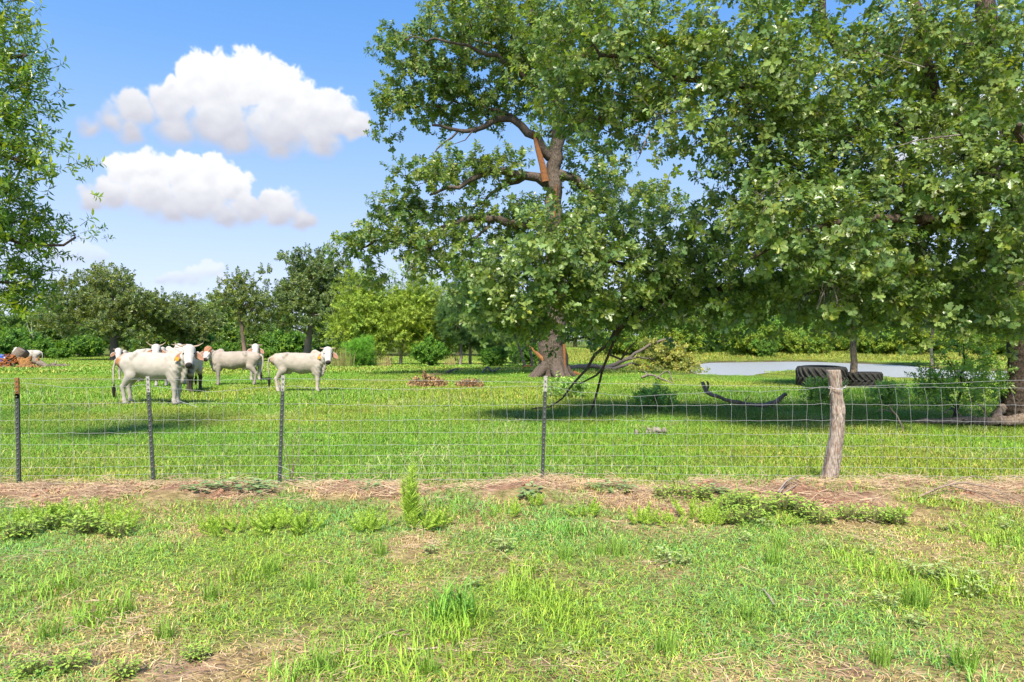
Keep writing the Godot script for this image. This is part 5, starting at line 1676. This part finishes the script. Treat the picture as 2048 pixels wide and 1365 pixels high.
func make_car() -> void:
	var g := stand(-46, 50)
	var o := thing("parked_car", "blue car parked behind the stump pile at the edge of the wood", "car", g, 0.15)
	part("body", slab([[-2.2, 0.32], [-2.25, 0.62], [-2.1, 0.86], [-1.0, 0.92], [1.0, 0.92], [2.05, 0.80], [2.22, 0.60], [2.2, 0.32], [1.85, 0.30], [1.7, 0.58], [1.35, 0.66], [1.0, 0.58], [0.86, 0.28], [-0.86, 0.28], [-1.0, 0.58], [-1.35, 0.66], [-1.7, 0.58], [-1.85, 0.30]], 0.88, 0.06), M.paint, o)
	part("window_glass", slab([[-1.55, 0.925], [-1.05, 1.36], [0.35, 1.40], [1.15, 0.925]], 0.80, 0.16), M.glass, o)
	part("roof", slab([[-1.12, 1.362], [-1.0, 1.41], [-0.3, 1.45], [0.25, 1.44], [0.42, 1.402]], 0.67, 0.05), M.paint, o)
	for s in [[-1.35, 0.86], [-1.35, -0.86], [1.35, 0.86], [1.35, -0.86]]:
		var w := CylinderMesh.new()
		w.top_radius = 0.32
		w.bottom_radius = 0.32
		w.height = 0.2
		var rub := StandardMaterial3D.new()
		rub.albedo_color = Color(0.16, 0.16, 0.16)
		rub.roughness = 0.85
		var wheel := part("wheel", w, rub, o, Vector3(s[0], 0.32, s[1] * 0.92))
		wheel.rotation.x = PI / 2.0
		var rm := CylinderMesh.new()
		rm.top_radius = 0.19
		rm.bottom_radius = 0.19
		rm.height = 0.214
		var al := StandardMaterial3D.new()
		al.albedo_color = Color(0.6, 0.6, 0.62)
		al.metallic = 0.6
		al.roughness = 0.4
		part("rim", rm, al, wheel)
	var lm := StandardMaterial3D.new()
	lm.albedo_color = Color(0.8, 0.8, 0.78)
	lm.roughness = 0.2
	for s in [0.55, -0.55]:
		var hb := Buf.new()
		hb.box(Vector3(2.08, 0.62, s - 0.18), Vector3(2.23, 0.74, s + 0.18), Color.WHITE)
		part("headlight", hb.mesh(), lm, o)


# ---------------------------------------------------------------- cattle
# x runs from rump to head, y up, z to the animal's side; bones are [a, b, ra, rb, squash in z]
func cow_bones(head_turn: float) -> Dictionary:
	var nb := Vector3(0.70, 1.08, 0.0)
	var yaw := head_turn
	var face_dir := Vector3(cos(yaw), 0, sin(yaw))
	var poll := Vector3(0.95, 1.35, 0.0) + face_dir * 0.08
	var muzzle := poll + face_dir * 0.34 + Vector3(0, -0.34, 0)
	var mid := nb.lerp(poll, 0.55) + Vector3(0.06, -0.02, 0)
	var bones := [
		[Vector3(0.50, 0.97, 0), Vector3(0.08, 0.95, 0), 0.315, 0.335, 0.80],
		[Vector3(0.08, 0.95, 0), Vector3(-0.40, 1.01, 0), 0.335, 0.285, 0.86],
		[Vector3(-0.40, 1.04, 0), Vector3(-0.76, 1.06, 0), 0.265, 0.19, 0.9],
		[Vector3(-0.38, 1.23, 0.16), Vector3(-0.42, 1.17, 0.19), 0.075, 0.07, 1.0],
		[Vector3(-0.38, 1.23, -0.16), Vector3(-0.42, 1.17, -0.19), 0.075, 0.07, 1.0],
		[Vector3(-0.84, 1.12, 0.10), Vector3(-0.86, 1.05, 0.10), 0.07, 0.07, 1.0],
		[Vector3(-0.84, 1.12, -0.10), Vector3(-0.86, 1.05, -0.10), 0.07, 0.07, 1.0],
		[Vector3(-0.10, 1.26, 0), Vector3(-0.78, 1.24, 0), 0.035, 0.035, 1.0],
		[Vector3(0.52, 1.27, 0), Vector3(0.60, 1.20, 0), 0.13, 0.15, 0.7],
		[Vector3(0.50, 1.16, 0.17), Vector3(0.66, 0.88, 0.20), 0.075, 0.09, 0.8],
		[Vector3(0.50, 1.16, -0.17), Vector3(0.66, 0.88, -0.20), 0.075, 0.09, 0.8],
		[Vector3(0.58, 0.92, 0.12), Vector3(0.62, 0.68, 0.15), 0.22, 0.14, 0.7],
		[Vector3(0.58, 0.92, -0.12), Vector3(0.62, 0.68, -0.15), 0.22, 0.14, 0.7],
		[Vector3(0.55, 0.98, 0), mid, 0.27, 0.175, 0.72],
		[mid, poll, 0.185, 0.14, 0.85],
		[poll + face_dir * 0.02, poll.lerp(muzzle, 0.5), 0.145, 0.115, 1.0],
		[poll.lerp(muzzle, 0.28) - face_dir * 0.05 + Vector3(0, -0.06, 0), muzzle - face_dir * 0.06 + Vector3(0, -0.02, 0), 0.10, 0.06, 1.0],
		[poll.lerp(muzzle, 0.5), muzzle, 0.11, 0.09, 1.0],
		[poll.lerp(mid, 0.3) + Vector3(0.0, -0.15, 0), Vector3(0.74, 0.62, 0), 0.055, 0.075, 0.5],
		[Vector3(0.78, 0.86, 0), Vector3(0.72, 0.62, 0), 0.13, 0.10, 0.5],
		[Vector3(-0.42, 0.70, 0), Vector3(-0.30, 0.66, 0), 0.10, 0.06, 0.9],
	]
	for s in [-1.0, 1.0]:
		var dx: float = 0.05 * s
		bones.append([Vector3(0.60 + dx, 0.78, 0.15 * s), Vector3(0.62 + dx, 0.43, 0.15 * s), 0.11, 0.062, 1.0])
		bones.append([Vector3(0.62 + dx, 0.42, 0.15 * s), Vector3(0.61 + dx, 0.13, 0.15 * s), 0.060, 0.045, 1.0])
		bones.append([Vector3(0.61 + dx, 0.13, 0.15 * s), Vector3(0.635 + dx, 0.04, 0.15 * s), 0.048, 0.06, 1.0])
		bones.append([Vector3(-0.62 + dx, 1.0, 0.13 * s), Vector3(-0.52 + dx, 0.74, 0.17 * s), 0.22, 0.135, 0.7])
		bones.append([Vector3(-0.54 + dx, 0.74, 0.17 * s), Vector3(-0.74 + dx, 0.47, 0.17 * s), 0.125, 0.062, 0.9])
		bones.append([Vector3(-0.75 + dx, 0.47, 0.17 * s), Vector3(-0.70 + dx, 0.14, 0.17 * s), 0.058, 0.042, 1.0])
		bones.append([Vector3(-0.70 + dx, 0.14, 0.17 * s), Vector3(-0.67 + dx, 0.04, 0.17 * s), 0.048, 0.06, 1.0])
	return {"bones": bones, "poll": poll, "muzzle": muzzle, "face": face_dir}


func surface_of(bones: Array, cell: float) -> Buf:
	# smooth union of tapered capsules, meshed as surface nets
	var lo := Vector3(1e9, 1e9, 1e9)
	var hi := -lo
	for b in bones:
		var r: float = maxf(b[2], b[3]) + 0.08
		lo = lo.min((b[0] as Vector3).min(b[1]) - Vector3(r, r, r * maxf(1.0, b[4])))
		hi = hi.max((b[0] as Vector3).max(b[1]) + Vector3(r, r, r * maxf(1.0, b[4])))
	var nx := int((hi.x - lo.x) / cell) + 2
	var ny := int((hi.y - lo.y) / cell) + 2
	var nz := int((hi.z - lo.z) / cell) + 2
	var f := PackedFloat32Array()
	f.resize(nx * ny * nz)
	f.fill(0.2)
	var soft := 0.038
	for b in bones:
		var a: Vector3 = b[0]
		var c: Vector3 = b[1]
		var ra: float = b[2]
		var rb: float = b[3]
		var sq: float = 1.0 / b[4]
		var r := maxf(ra, rb) + 0.06
		var l0 := (a.min(c) - Vector3(r, r, r / sq) - lo) / cell
		var l1 := (a.max(c) + Vector3(r, r, r / sq) - lo) / cell
		var mz := (a.z + c.z) * 0.5
		var ab := Vector3(c.x - a.x, c.y - a.y, (c.z - a.z) * sq)
		var len2 := maxf(ab.length_squared(), 1e-9)
		var base := Vector3(a.x, a.y, (a.z - mz) * sq)
		for i in range(maxi(0, int(l0.x)), mini(nx, int(l1.x) + 2)):
			for j in range(maxi(0, int(l0.y)), mini(ny, int(l1.y) + 2)):
				for k in range(maxi(0, int(l0.z)), mini(nz, int(l1.z) + 2)):
					var p := Vector3(lo.x + i * cell, lo.y + j * cell, (lo.z + k * cell - mz) * sq) - base
					var t := clampf(p.dot(ab) / len2, 0.0, 1.0)
					var d := (p - ab * t).length() - lerpf(ra, rb, t)
					if sq > 1.0:
						d /= lerpf(1.0, sq, 0.4)
					var at_i := (i * ny + j) * nz + k
					var o := f[at_i]
					var h := maxf(soft - absf(o - d), 0.0) / soft
					f[at_i] = minf(o, d) - h * h * soft * 0.25
	var out := Buf.new()
	var ids := {}
	var corner := [0, 1, nz, nz + 1, ny * nz, ny * nz + 1, ny * nz + nz, ny * nz + nz + 1]
	var cpos := [Vector3(0, 0, 0), Vector3(0, 0, 1), Vector3(0, 1, 0), Vector3(0, 1, 1), Vector3(1, 0, 0), Vector3(1, 0, 1), Vector3(1, 1, 0), Vector3(1, 1, 1)]
	var edges := [[0, 1], [0, 2], [0, 4], [1, 3], [1, 5], [2, 3], [2, 6], [3, 7], [4, 5], [4, 6], [5, 7], [6, 7]]
	for i in nx - 1:
		for j in ny - 1:
			for k in nz - 1:
				var q := (i * ny + j) * nz + k
				var v0 := f[q]
				if absf(v0) > cell * 2.2:
					continue
				var inside := 0
				for c in corner:
					if f[q + c] < 0.0:
						inside += 1
				if inside == 0 or inside == 8:
					continue
				var sum := Vector3.ZERO
				var cnt := 0
				for e in edges:
					var d0 := f[q + corner[e[0]]]
					var d1 := f[q + corner[e[1]]]
					if (d0 < 0.0) != (d1 < 0.0):
						sum += (cpos[e[0]] as Vector3).lerp(cpos[e[1]], d0 / (d0 - d1))
						cnt += 1
				var g := Vector3(f[q + corner[4]] - v0, f[q + corner[2]] - v0, f[q + corner[1]] - v0)
				g += Vector3(f[q + corner[7]] - f[q + corner[3]], f[q + corner[7]] - f[q + corner[5]], f[q + corner[7]] - f[q + corner[6]])
				ids[q] = out.vert(lo + (Vector3(i, j, k) + sum / cnt) * cell, g.normalized(), Color.WHITE)
	for q in ids:
		var inside: bool = f[q] < 0.0
		for e in [[1, nz, ny * nz], [nz, ny * nz, 1], [ny * nz, 1, nz]]:
			if (f[q + e[0]] < 0.0) == inside:
				continue
			var a: int = q - e[1]
			var c: int = q - e[2]
			var d: int = q - e[1] - e[2]
			if not (ids.has(a) and ids.has(c) and ids.has(d)):
				continue
			if inside:
				out.quad(ids[q], ids[a], ids[d], ids[c])
			else:
				out.quad(ids[q], ids[c], ids[d], ids[a])
	return out


var cow_shapes := {}


func cow(label: String, where: Vector3, turn: float, o: Dictionary) -> Node3D:
	# the head turns to look at the fence's near side, as far as a neck can
	var head_turn := clampf(snappedf(wrapf(atan2(-where.z, -where.x) + turn, -PI, PI), 0.2), -1.6, 1.6)
	var key := str(snappedf(head_turn, 0.01))
	var sk := cow_bones(head_turn)
	if not cow_shapes.has(key):
		cow_shapes[key] = surface_of(sk.bones, 0.021)
	var src: Buf = cow_shapes[key]
	var b := Buf.new()
	b.v = src.v.duplicate()
	b.n = src.n.duplicate()
	b.i = src.i.duplicate()
	var poll: Vector3 = sk.poll
	var muzzle: Vector3 = sk.muzzle
	var face: Vector3 = sk.face
	var base: Color = o.get("coat", Color(0.49, 0.46, 0.41))
	var neck: Color = o.get("neck", base)
	var legs: Color = o.get("legs", base * 0.95)
	var brow: Color = o.get("brow", Color(0.56, 0.54, 0.51))
	for k in b.v.size():
		# loose folds of skin on neck and brisket, small unevenness elsewhere
		var s0 := b.v[k]
		var fold := 0.004 * n_fine.get_noise_3d(s0.x * 2.0, s0.y * 2.0, s0.z * 2.0) + 0.006 * n_mid.get_noise_3d(s0.x * 4.0, s0.y * 4.0, s0.z * 4.0)
		if s0.x > 0.62 and s0.x < 0.98 and s0.y > 0.6:
			fold += 0.008 * sin((s0.x * 0.8 + s0.y * 0.5) * 75.0)
		b.v[k] = s0 + b.n[k] * fold
	for p in b.v:
		var c := base
		c = c.lerp(Color(0.58, 0.43, 0.30), 0.45 * smoothstep(0.66, 0.56, p.y + 0.06 * n_fine.get_noise_2d(p.x * 2.0, p.z)) * smoothstep(0.45, 0.2, absf(p.x - 0.05)))
		c = c.lerp(legs, smoothstep(0.62, 0.50, p.y))
		c = c.lerp(neck, smoothstep(0.55, 0.85, p.x + 0.1 * n_fine.get_noise_2d(p.y * 2.0, p.z * 2.0)) * smoothstep(0.4, 0.7, p.y))
		if o.has("rump"):
			c = c.lerp(o.rump, smoothstep(0.30, 0.12, p.distance_to(Vector3(-0.92, 1.08, 0.06)) + 0.05 * n_fine.get_noise_2d(p.y * 2.0, p.z * 2.0)))
		if p.distance_to(poll.lerp(muzzle, 0.4)) < 0.30 and p.x > 0.80:
			c = brow if (p - poll).dot(muzzle - poll) < 0.09 or not o.has("brow") else Color(0.56, 0.54, 0.51)
		var md := p.distance_to(muzzle + Vector3(0, -0.02, 0) + face * 0.045)
		if md < 0.10:
			c = Color(0.045, 0.04, 0.04).lerp(c, smoothstep(0.07, 0.10, md))
		if p.y < 0.075:
			c = Color(0.10, 0.09, 0.08)
		b.c.append(c)
	# tail hangs from the rump
	var ts: float = o.get("tail_side", 0.0)
	b.tube(PackedVector3Array([Vector3(-0.90, 1.16, 0), Vector3(-1.0, 1.10, 0.02 * ts), Vector3(-1.03, 0.9, 0.06 * ts), Vector3(-1.0, 0.65, 0.10 * ts), Vector3(-0.98, 0.5, 0.10 * ts)]), PackedFloat32Array([0.045, 0.035, 0.026, 0.02, 0.018]), 7, base)
	# drooping ears, thick leaves hinged behind the horns
	var side := face.cross(Vector3.UP).normalized()
	for s in [-1.0, 1.0]:
		var root: Vector3 = poll + side * 0.115 * s + Vector3(0, -0.05, 0) - face * 0.02
		var tip_dir: Vector3 = (side * s * 0.72 + Vector3(0, -0.68, 0) + face * 0.12).normalized()
		var across := tip_dir.cross(face).normalized()
		for layer in 2:
			var first := b.v.size()
			var off := face * (0.010 if layer == 0 else -0.012)
			var nn := face if layer == 0 else -face
			var col: Color = Color(0.50, 0.27, 0.19) if layer == 0 else base * 0.9
			for st in [[0.0, 0.032], [0.22, 0.072], [0.5, 0.088], [0.78, 0.06], [1.0, 0.004]]:
				for w in [-1.0, -0.5, 0.0, 0.5, 1.0]:
					var cup: float = (w * w) * 0.02
					var edge: Color = base if absf(w) > 0.9 else col
					b.vert(root + tip_dir * st[0] * 0.29 + across * st[1] * w + off * (1.0 - absf(w)) + face * cup, nn, edge)
			for r in 4:
				for w in 4:
					var q: int = first + r * 5 + w
					if layer == 0:
						b.quad(q, q + 5, q + 6, q + 1)
					else:
						b.quad(q, q + 1, q + 6, q + 5)
	var t := thing("cow", label, "cow", where, turn, "white cattle in the pasture")
	t.scale = Vector3.ONE * o.get("size", 1.0)
	var bst := SurfaceTool.new()
	bst.create_from(b.mesh(), 0)
	bst.generate_normals()
	part("body", bst.commit(), M.hide, t)
	var hl: float = o.get("horn", 0.16)
	if hl > 0.0:
		for s in [-1.0, 1.0]:
			var hb := Buf.new()
			var r: Vector3 = poll + side * 0.10 * s + Vector3(0, 0.085, 0)
			var up: float = o.get("horn_up", 0.25)
			var line := smooth_line([r - side * 0.03 * s, r + side * s * hl * 0.5 + Vector3(0, hl * up * 0.3, 0), r + side * s * hl + Vector3(0, hl * up, 0)], 0.03)
			hb.tube(line, tapered(line.size(), 0.030, 0.007), 7, Color(0.42, 0.32, 0.24))
			part("horn", hb.mesh(), M.horn, t)
	for s in [-1.0, 1.0]:
		var eb := SphereMesh.new()
		eb.radius = 0.021
		eb.height = 0.042
		eb.radial_segments = 10
		eb.rings = 6
		var em := StandardMaterial3D.new()
		em.albedo_color = Color(0.06, 0.05, 0.05)
		em.roughness = 0.15
		part("eye", eb, em, t, poll.lerp(muzzle, 0.30) + side * 0.116 * s + face * 0.06 + Vector3(0, 0.025, 0))
	var sw := Buf.new()
	var tip := Vector3(-0.98, 0.52, 0.10 * ts)
	for k in 26:
		var a := rng.randf() * TAU
		var w := rng.randf_range(0.1, 1.0) * 0.03
		var l := rng.randf_range(0.26, 0.36)
		sw.tube(PackedVector3Array([tip, tip + Vector3(cos(a) * w * 1.3, -l * 0.45, sin(a) * w * 1.3), tip + Vector3(cos(a) * w * 0.9, -l, sin(a) * w * 0.9)]), PackedFloat32Array([0.010, 0.014, 0.003]), 4, Color(0.02, 0.018, 0.016), 0.0, false)
	tag(part("tail_switch", sw.mesh(), M.horn, t), "black tail switch", "")
	if o.has("tag"):
		var s: float = o["tag"]
		var gb := Buf.new()
		var c := poll + side * 0.26 * s + Vector3(0, -0.2, 0) + face * 0.06
		gb.box(Vector3(-0.035, -0.045, -0.003), Vector3(0.035, 0.045, 0.003), Color(0.85, 0.42, 0.03))
		var et := part("ear_tag", gb.mesh(), M.horn, t, c)
		et.basis = Basis(side, Vector3.UP, face)
		tag(et, "orange ear tag", "")
	return t


func make_cattle() -> void:
	var side := 1.25
	# the horned cow nearest the fence
	var p := on_ground(306, 811)
	cow("horned white cow with a rusty patch on its rump standing nearest the fence", p, -0.14, {"rump": Color(0.45, 0.22, 0.09), "horn": 0.22, "horn_up": 0.45, "tag": 1.0, "tail_side": 1.0, "size": 0.99})
	cow("cream cow standing side-on with an orange ear tag and long pale tail", on_ground(598, 786), -0.08, {"coat": Color(0.45, 0.41, 0.35), "neck": Color(0.50, 0.46, 0.41), "rump": Color(0.46, 0.36, 0.27), "horn": 0.15, "horn_up": 0.1, "tag": 1.0, "tail_side": 0.6, "size": 0.93, "legs": Color(0.55, 0.49, 0.42)})
	cow("grey-necked cow with a reddish brown brow facing the other way from the cream cow", on_ground(470, 772), PI + 0.12, {"coat": Color(0.42, 0.375, 0.32), "neck": Color(0.33, 0.30, 0.27), "brow": Color(0.40, 0.20, 0.11), "legs": Color(0.34, 0.30, 0.27), "horn": 0.0, "rump": Color(0.42, 0.34, 0.26), "tail_side": -1.0, "size": 0.92})
	cow("white cow facing the fence from behind the grey-necked cow's rump", stand(511, 27.0), -PI / 2.0 + 0.35, {"horn": 0.16, "horn_up": 0.1, "size": 0.97})
	cow("white-faced cow with a black neck and black legs beside the horned cow", stand(379, 20.6), -PI / 2.0 + 0.25, {"coat": Color(0.55, 0.50, 0.44), "neck": Color(0.06, 0.05, 0.045), "legs": Color(0.07, 0.06, 0.05), "horn": 0.12, "tag": 1.0, "size": 0.95})
	cow("white cow with upright horns standing behind the horned cow's back", stand(312, 25.5), -0.15, {"horn": 0.17, "horn_up": 0.25, "size": 0.98})
	cow("white cow half hidden behind the horned cow's neck", stand(340, 23.6), -PI / 2.0, {"horn": 0.2, "horn_up": 0.7, "size": 0.97})
	cow("white cow whose head peeps over the horned cow's rump", stand(264, 28.0), -PI / 2.0 - 0.1, {"horn": 0.12, "horn_up": 0.1, "size": 0.88})
	cow("white cow standing behind the orange stump pile", stand(58, 47.0), PI - 0.1, {"horn": 0.14, "size": 0.95})


# ---------------------------------------------------------------- weeds
func feather_weed(h: float, wide: float) -> ArrayMesh:
	var b := Buf.new()
	for k in 16:
		var a := rng.randf() * TAU
		var r := wide * 0.42 * sqrt(rng.randf())
		var p := Vector3(cos(a) * r, 0, sin(a) * r)
		var hh := h * rng.randf_range(0.45, 1.0)
		var tip := p + Vector3(cos(a) * r * 0.8, hh, sin(a) * r * 0.8) + gauss() * 0.02
		b.tube(PackedVector3Array([p, p.lerp(tip, 0.5) + gauss() * 0.008, tip]), PackedFloat32Array([0.003, 0.002, 0.001]), 3, Color(0.26, 0.36, 0.08), 0.0, false)
		for j in 90:
			var t := rng.randf_range(0.1, 1.0)
			var q := p.lerp(tip, t)
			var fa := rng.randf() * TAU
			var l := lerpf(0.075, 0.025, t) * (h / 0.35) * rng.randf_range(0.7, 1.3)
			var dir := Vector3(cos(fa), rng.randf_range(0.5, 1.6), sin(fa)).normalized()
			var s := dir.cross(gauss()).normalized() * 0.0024
			var nn := s.cross(dir).normalized()
			var col := Color(0.36, 0.56, 0.07).lerp(Color(0.48, 0.65, 0.11), rng.randf()) * rng.randf_range(0.8, 1.15)
			var i0 := b.vert(q - s, nn, col)
			b.vert(q + s, nn, col)
			b.vert(q + dir * l + s * 0.6, nn, col)
			b.vert(q + dir * l - s * 0.6, nn, col)
			b.quad(i0, i0 + 3, i0 + 2, i0 + 1)
	return b.mesh()


func leaf_weed(count: int, length: float, wide: float, tones: Array) -> ArrayMesh:
	var b := Buf.new()
	var outline := [[0.0, 0.04], [0.2, 0.22], [0.45, 0.32], [0.75, 0.22], [1.0, 0.0]]
	for k in count:
		var a := rng.randf() * TAU
		var r := wide * sqrt(rng.randf())
		var p := Vector3(cos(a) * r * 0.6, rng.randf_range(0.02, 0.13), sin(a) * r * 0.6)
		b.tube(PackedVector3Array([Vector3(cos(a) * r * 0.2, 0, sin(a) * r * 0.2), p]), PackedFloat32Array([0.002, 0.0015]), 3, Color(0.28, 0.30, 0.12), 0.0, false)
		var dir := Vector3(cos(a + rng.randfn() * 0.5), rng.randf_range(0.0, 0.5), sin(a + rng.randfn() * 0.5))
		leaf(b, p, dir, Vector3.UP, length * rng.randf_range(0.6, 1.2), outline, (tones[rng.randi() % tones.size()] as Color) * rng.randf_range(0.85, 1.15), 0.2, 0.3)
	return b.mesh()


func make_weeds() -> void:
	var feathers := [feather_weed(0.22, 0.3), feather_weed(0.27, 0.26), feather_weed(0.18, 0.36)]
	var f_spots := [[60, 1050, 1.0], [110, 1040, 1.1], [150, 1056, 1.0], [205, 1046, 1.1], [248, 1064, 0.9], [320, 1060, 0.5], [20, 1062, 0.9], [425, 1062, 0.8], [455, 1070, 0.9], [480, 1058, 0.8], [545, 1062, 1.0], [578, 1060, 1.4], [610, 1066, 1.0], [735, 1064, 1.0], [765, 1056, 0.8], [840, 1056, 1.2], [872, 1052, 1.0], [1020, 1036, 0.9], [1170, 1034, 1.0], [1285, 1050, 0.9], [1350, 1052, 0.9], [1395, 1040, 1.2], [1425, 1052, 0.9], [1560, 1050, 0.8], [1800, 1036, 0.8], [1072, 1012, 0.6]]
	var k := 0
	for s in f_spots:
		var g := on_ground(s[0], s[1])
		var o := thing("feathery_weed", "bright yellow green feathery weed growing along the bare strip", "weed", g, rng.randf() * TAU, "feathery weeds along the bare strip")
		part("stems", feathers[k % 3], M.grass, o).scale = Vector3(1.0, rng.randf_range(0.6, 0.95), 1.0) * s[2] * 0.9
		k += 1
	var tallg := on_ground(822, 1050)
	var tw := thing("tall_weed", "single tall feathery weed spike rising before the wire fence", "weed", tallg)
	part("stems", feather_weed(0.5, 0.10), M.grass, tw)
	var pale := [Color(0.42, 0.53, 0.20), Color(0.48, 0.58, 0.25), Color(0.34, 0.47, 0.14)]
	var fresh := [Color(0.34, 0.52, 0.08), Color(0.42, 0.60, 0.10), Color(0.27, 0.44, 0.08)]
	var pales := [leaf_weed(34, 0.05, 0.14, pale), leaf_weed(40, 0.042, 0.18, pale)]
	var greens := [leaf_weed(130, 0.038, 0.2, fresh), leaf_weed(110, 0.032, 0.17, fresh)]
	for s in [[1010, 1105, 0.8], [985, 1090, 0.6], [860, 1110, 0.6], [1330, 1130, 0.9], [1372, 1132, 0.6], [1655, 1100, 0.6], [1740, 1110, 0.5], [1820, 1150, 0.7], [1875, 1160, 0.9], [1918, 1166, 0.8], [1965, 1172, 0.7], [1945, 1192, 0.8], [1490, 1085, 0.6], [1770, 1215, 0.7], [1830, 1255, 0.5], [60, 1075, 0.7], [945, 1180, 0.6], [1145, 1310, 0.4], [2010, 1060, 0.7], [1900, 1065, 0.6], [1530, 1060, 0.7]]:
		var o := thing("pale_weed", "pale grey green broad-leaved weed in the mown grass", "weed", on_ground(s[0], s[1]), rng.randf() * TAU, "pale broad-leaved weeds of the verge")
		part("leaves", pales[k % 2], M.grass, o).scale = Vector3.ONE * s[2]
		k += 1
	for s in [[1440, 1030, 1.1], [1480, 1020, 1.2], [1520, 1030, 1.2], [1570, 1024, 1.2], [1610, 1034, 1.2], [1500, 1045, 1.0], [1460, 1050, 1.0], [1640, 1048, 1.0], [1700, 1040, 1.0], [1750, 1046, 1.0], [1790, 1050, 1.0], [170, 1066, 1.1], [100, 1060, 1.0], [40, 1075, 1.1], [230, 1075, 1.0], [140, 1345, 0.6], [250, 1355, 0.6], [390, 1320, 0.5], [60, 1350, 0.6], [1330, 1000, 0.9], [1360, 995, 0.9], [1400, 998, 0.9]]:
		var o := thing("green_weed", "fresh green leafy weed growing low in the verge", "weed", on_ground(s[0], s[1]), rng.randf() * TAU, "fresh green leafy weeds of the verge")
		part("leaves", greens[k % 2], M.grass, o).scale = Vector3.ONE * s[2]
		k += 1
	var vine := leaf_weed(34, 0.085, 0.24, [Color(0.24, 0.37, 0.14), Color(0.30, 0.42, 0.17)])
	for s in [[455, 980, 1.0], [500, 982, 1.0], [530, 978, 0.8], [400, 985, 0.8], [740, 978, 0.6], [1060, 990, 0.8], [1210, 984, 0.8], [1240, 980, 0.7], [1420, 985, 0.7]]:
		var o := thing("trailing_weed", "grey green trailing weed with round leaves on the bare strip", "weed", on_ground(s[0], s[1]), rng.randf() * TAU, "trailing weeds on the bare strip")
		part("leaves", vine, M.grass, o).scale = Vector3(1.3, 0.8, 0.8) * s[2]
	var tuft := [blades(120, 0.09, 0.12, 0.30, 0.006, 0.75, [Color(0.16, 0.36, 0.05), Color(0.20, 0.42, 0.06), Color(0.13, 0.30, 0.05)]), blades(70, 0.07, 0.10, 0.26, 0.006, 0.6, [Color(0.22, 0.40, 0.06), Color(0.28, 0.44, 0.07), Color(0.18, 0.33, 0.05)])]
	var big := thing("grass_clump", "largest deep green grass clump in the mown verge above the bare patch", "grass clump", on_ground(905, 1240))
	part("blades", tuft[0], M.grass, big).scale = Vector3(1.5, 0.95, 1.3)
	for s in [[760, 1112, 0.9], [540, 1150, 0.8], [700, 1170, 0.7], [620, 1180, 0.8], [1240, 1112, 1.0], [1200, 1110, 0.7], [1550, 1130, 1.0], [1560, 1100, 0.8], [1835, 1215, 1.2], [1500, 1240, 0.8], [1330, 1310, 0.9], [420, 1200, 0.8], [250, 1230, 0.8], [100, 1280, 0.9], [330, 1280, 0.8], [1130, 1120, 0.8], [1760, 1330, 0.8], [1930, 1340, 0.9], [640, 1345, 0.7], [860, 1350, 0.7]]:
		var o := thing("grass_clump", "green grass clump standing above the mown verge", "grass clump", on_ground(s[0], s[1]), rng.randf() * TAU, "grass clumps of the verge")
		part("blades", tuft[1], M.grass, o).scale = Vector3.ONE * s[2] * 0.85
	# low bushes and a sapling in the oak's shade
	var shade := [Color(1.1, 1.4, 1.0), Color(1.5, 1.7, 1.1)]
	for s in [[1136, 797, 0.45, 1.0, "low dark bush on the grass behind the lone steel post"], [1312, 820, 0.35, 0.8, "low dark bush under the broken hanging bough"], [1650, 815, 0.6, 0.9, "leafy bush behind the crooked wooden post"], [1780, 812, 0.5, 0.7, "small bush in the shade beside the leaning forked stick"], [655, 805, 0.0, 0.0, ""]]:
		if s[2] > 0.0:
			bush("low_bush", s[4], "", on_ground(s[0], s[1]), s[2], s[3], {"leaf": S.small, "twigs": 20, "sprigs": 5, "size": 1.0, "tones": shade, "clump": 0.10})
	var g := on_ground(1908, 842)
	var D := -g.z
	var sp := thing("oak_sapling", "many-stemmed leafy sapling standing beside the leafy oak's trunk", "sapling", g)
	var q := func(x: float, y: float, dz := 0.0) -> Vector3:
		return at(x, y, D - dz) - g
	grow(sp, [[[Vector3(0, -0.05, 0), q.call(1916, 800), q.call(1924, 750), q.call(1928, 690)], 0.035, 0.01], [[q.call(1912, 820), q.call(1890, 790, 0.2), q.call(1870, 765, 0.3)], 0.015, 0.005], [[q.call(1920, 780), q.call(1955, 750, 0.1), q.call(1990, 730, 0.2)], 0.015, 0.005], [[q.call(1922, 760), q.call(1895, 720), q.call(1880, 700)], 0.012, 0.004]], [[q.call(1925, 720), Vector3(0.45, 0.35, 0.4), 20], [q.call(1880, 760, 0.2), Vector3(0.4, 0.3, 0.35), 20], [q.call(1970, 745, 0.2), Vector3(0.45, 0.25, 0.35), 20], [q.call(1930, 790, 0.2), Vector3(0.6, 0.3, 0.4), 24], [q.call(1990, 790, 0.1), Vector3(0.35, 0.25, 0.3), 14], [q.call(1850, 795, 0.1), Vector3(0.35, 0.2, 0.3), 12]], {"leaf": S.small, "sprigs": 3, "clump": 0.10, "step": 0.15, "size": 1.05, "twig": 0.003, "trunk_from": 0.02, "tones": shade, "bark": Color(0.18, 0.15, 0.12)})
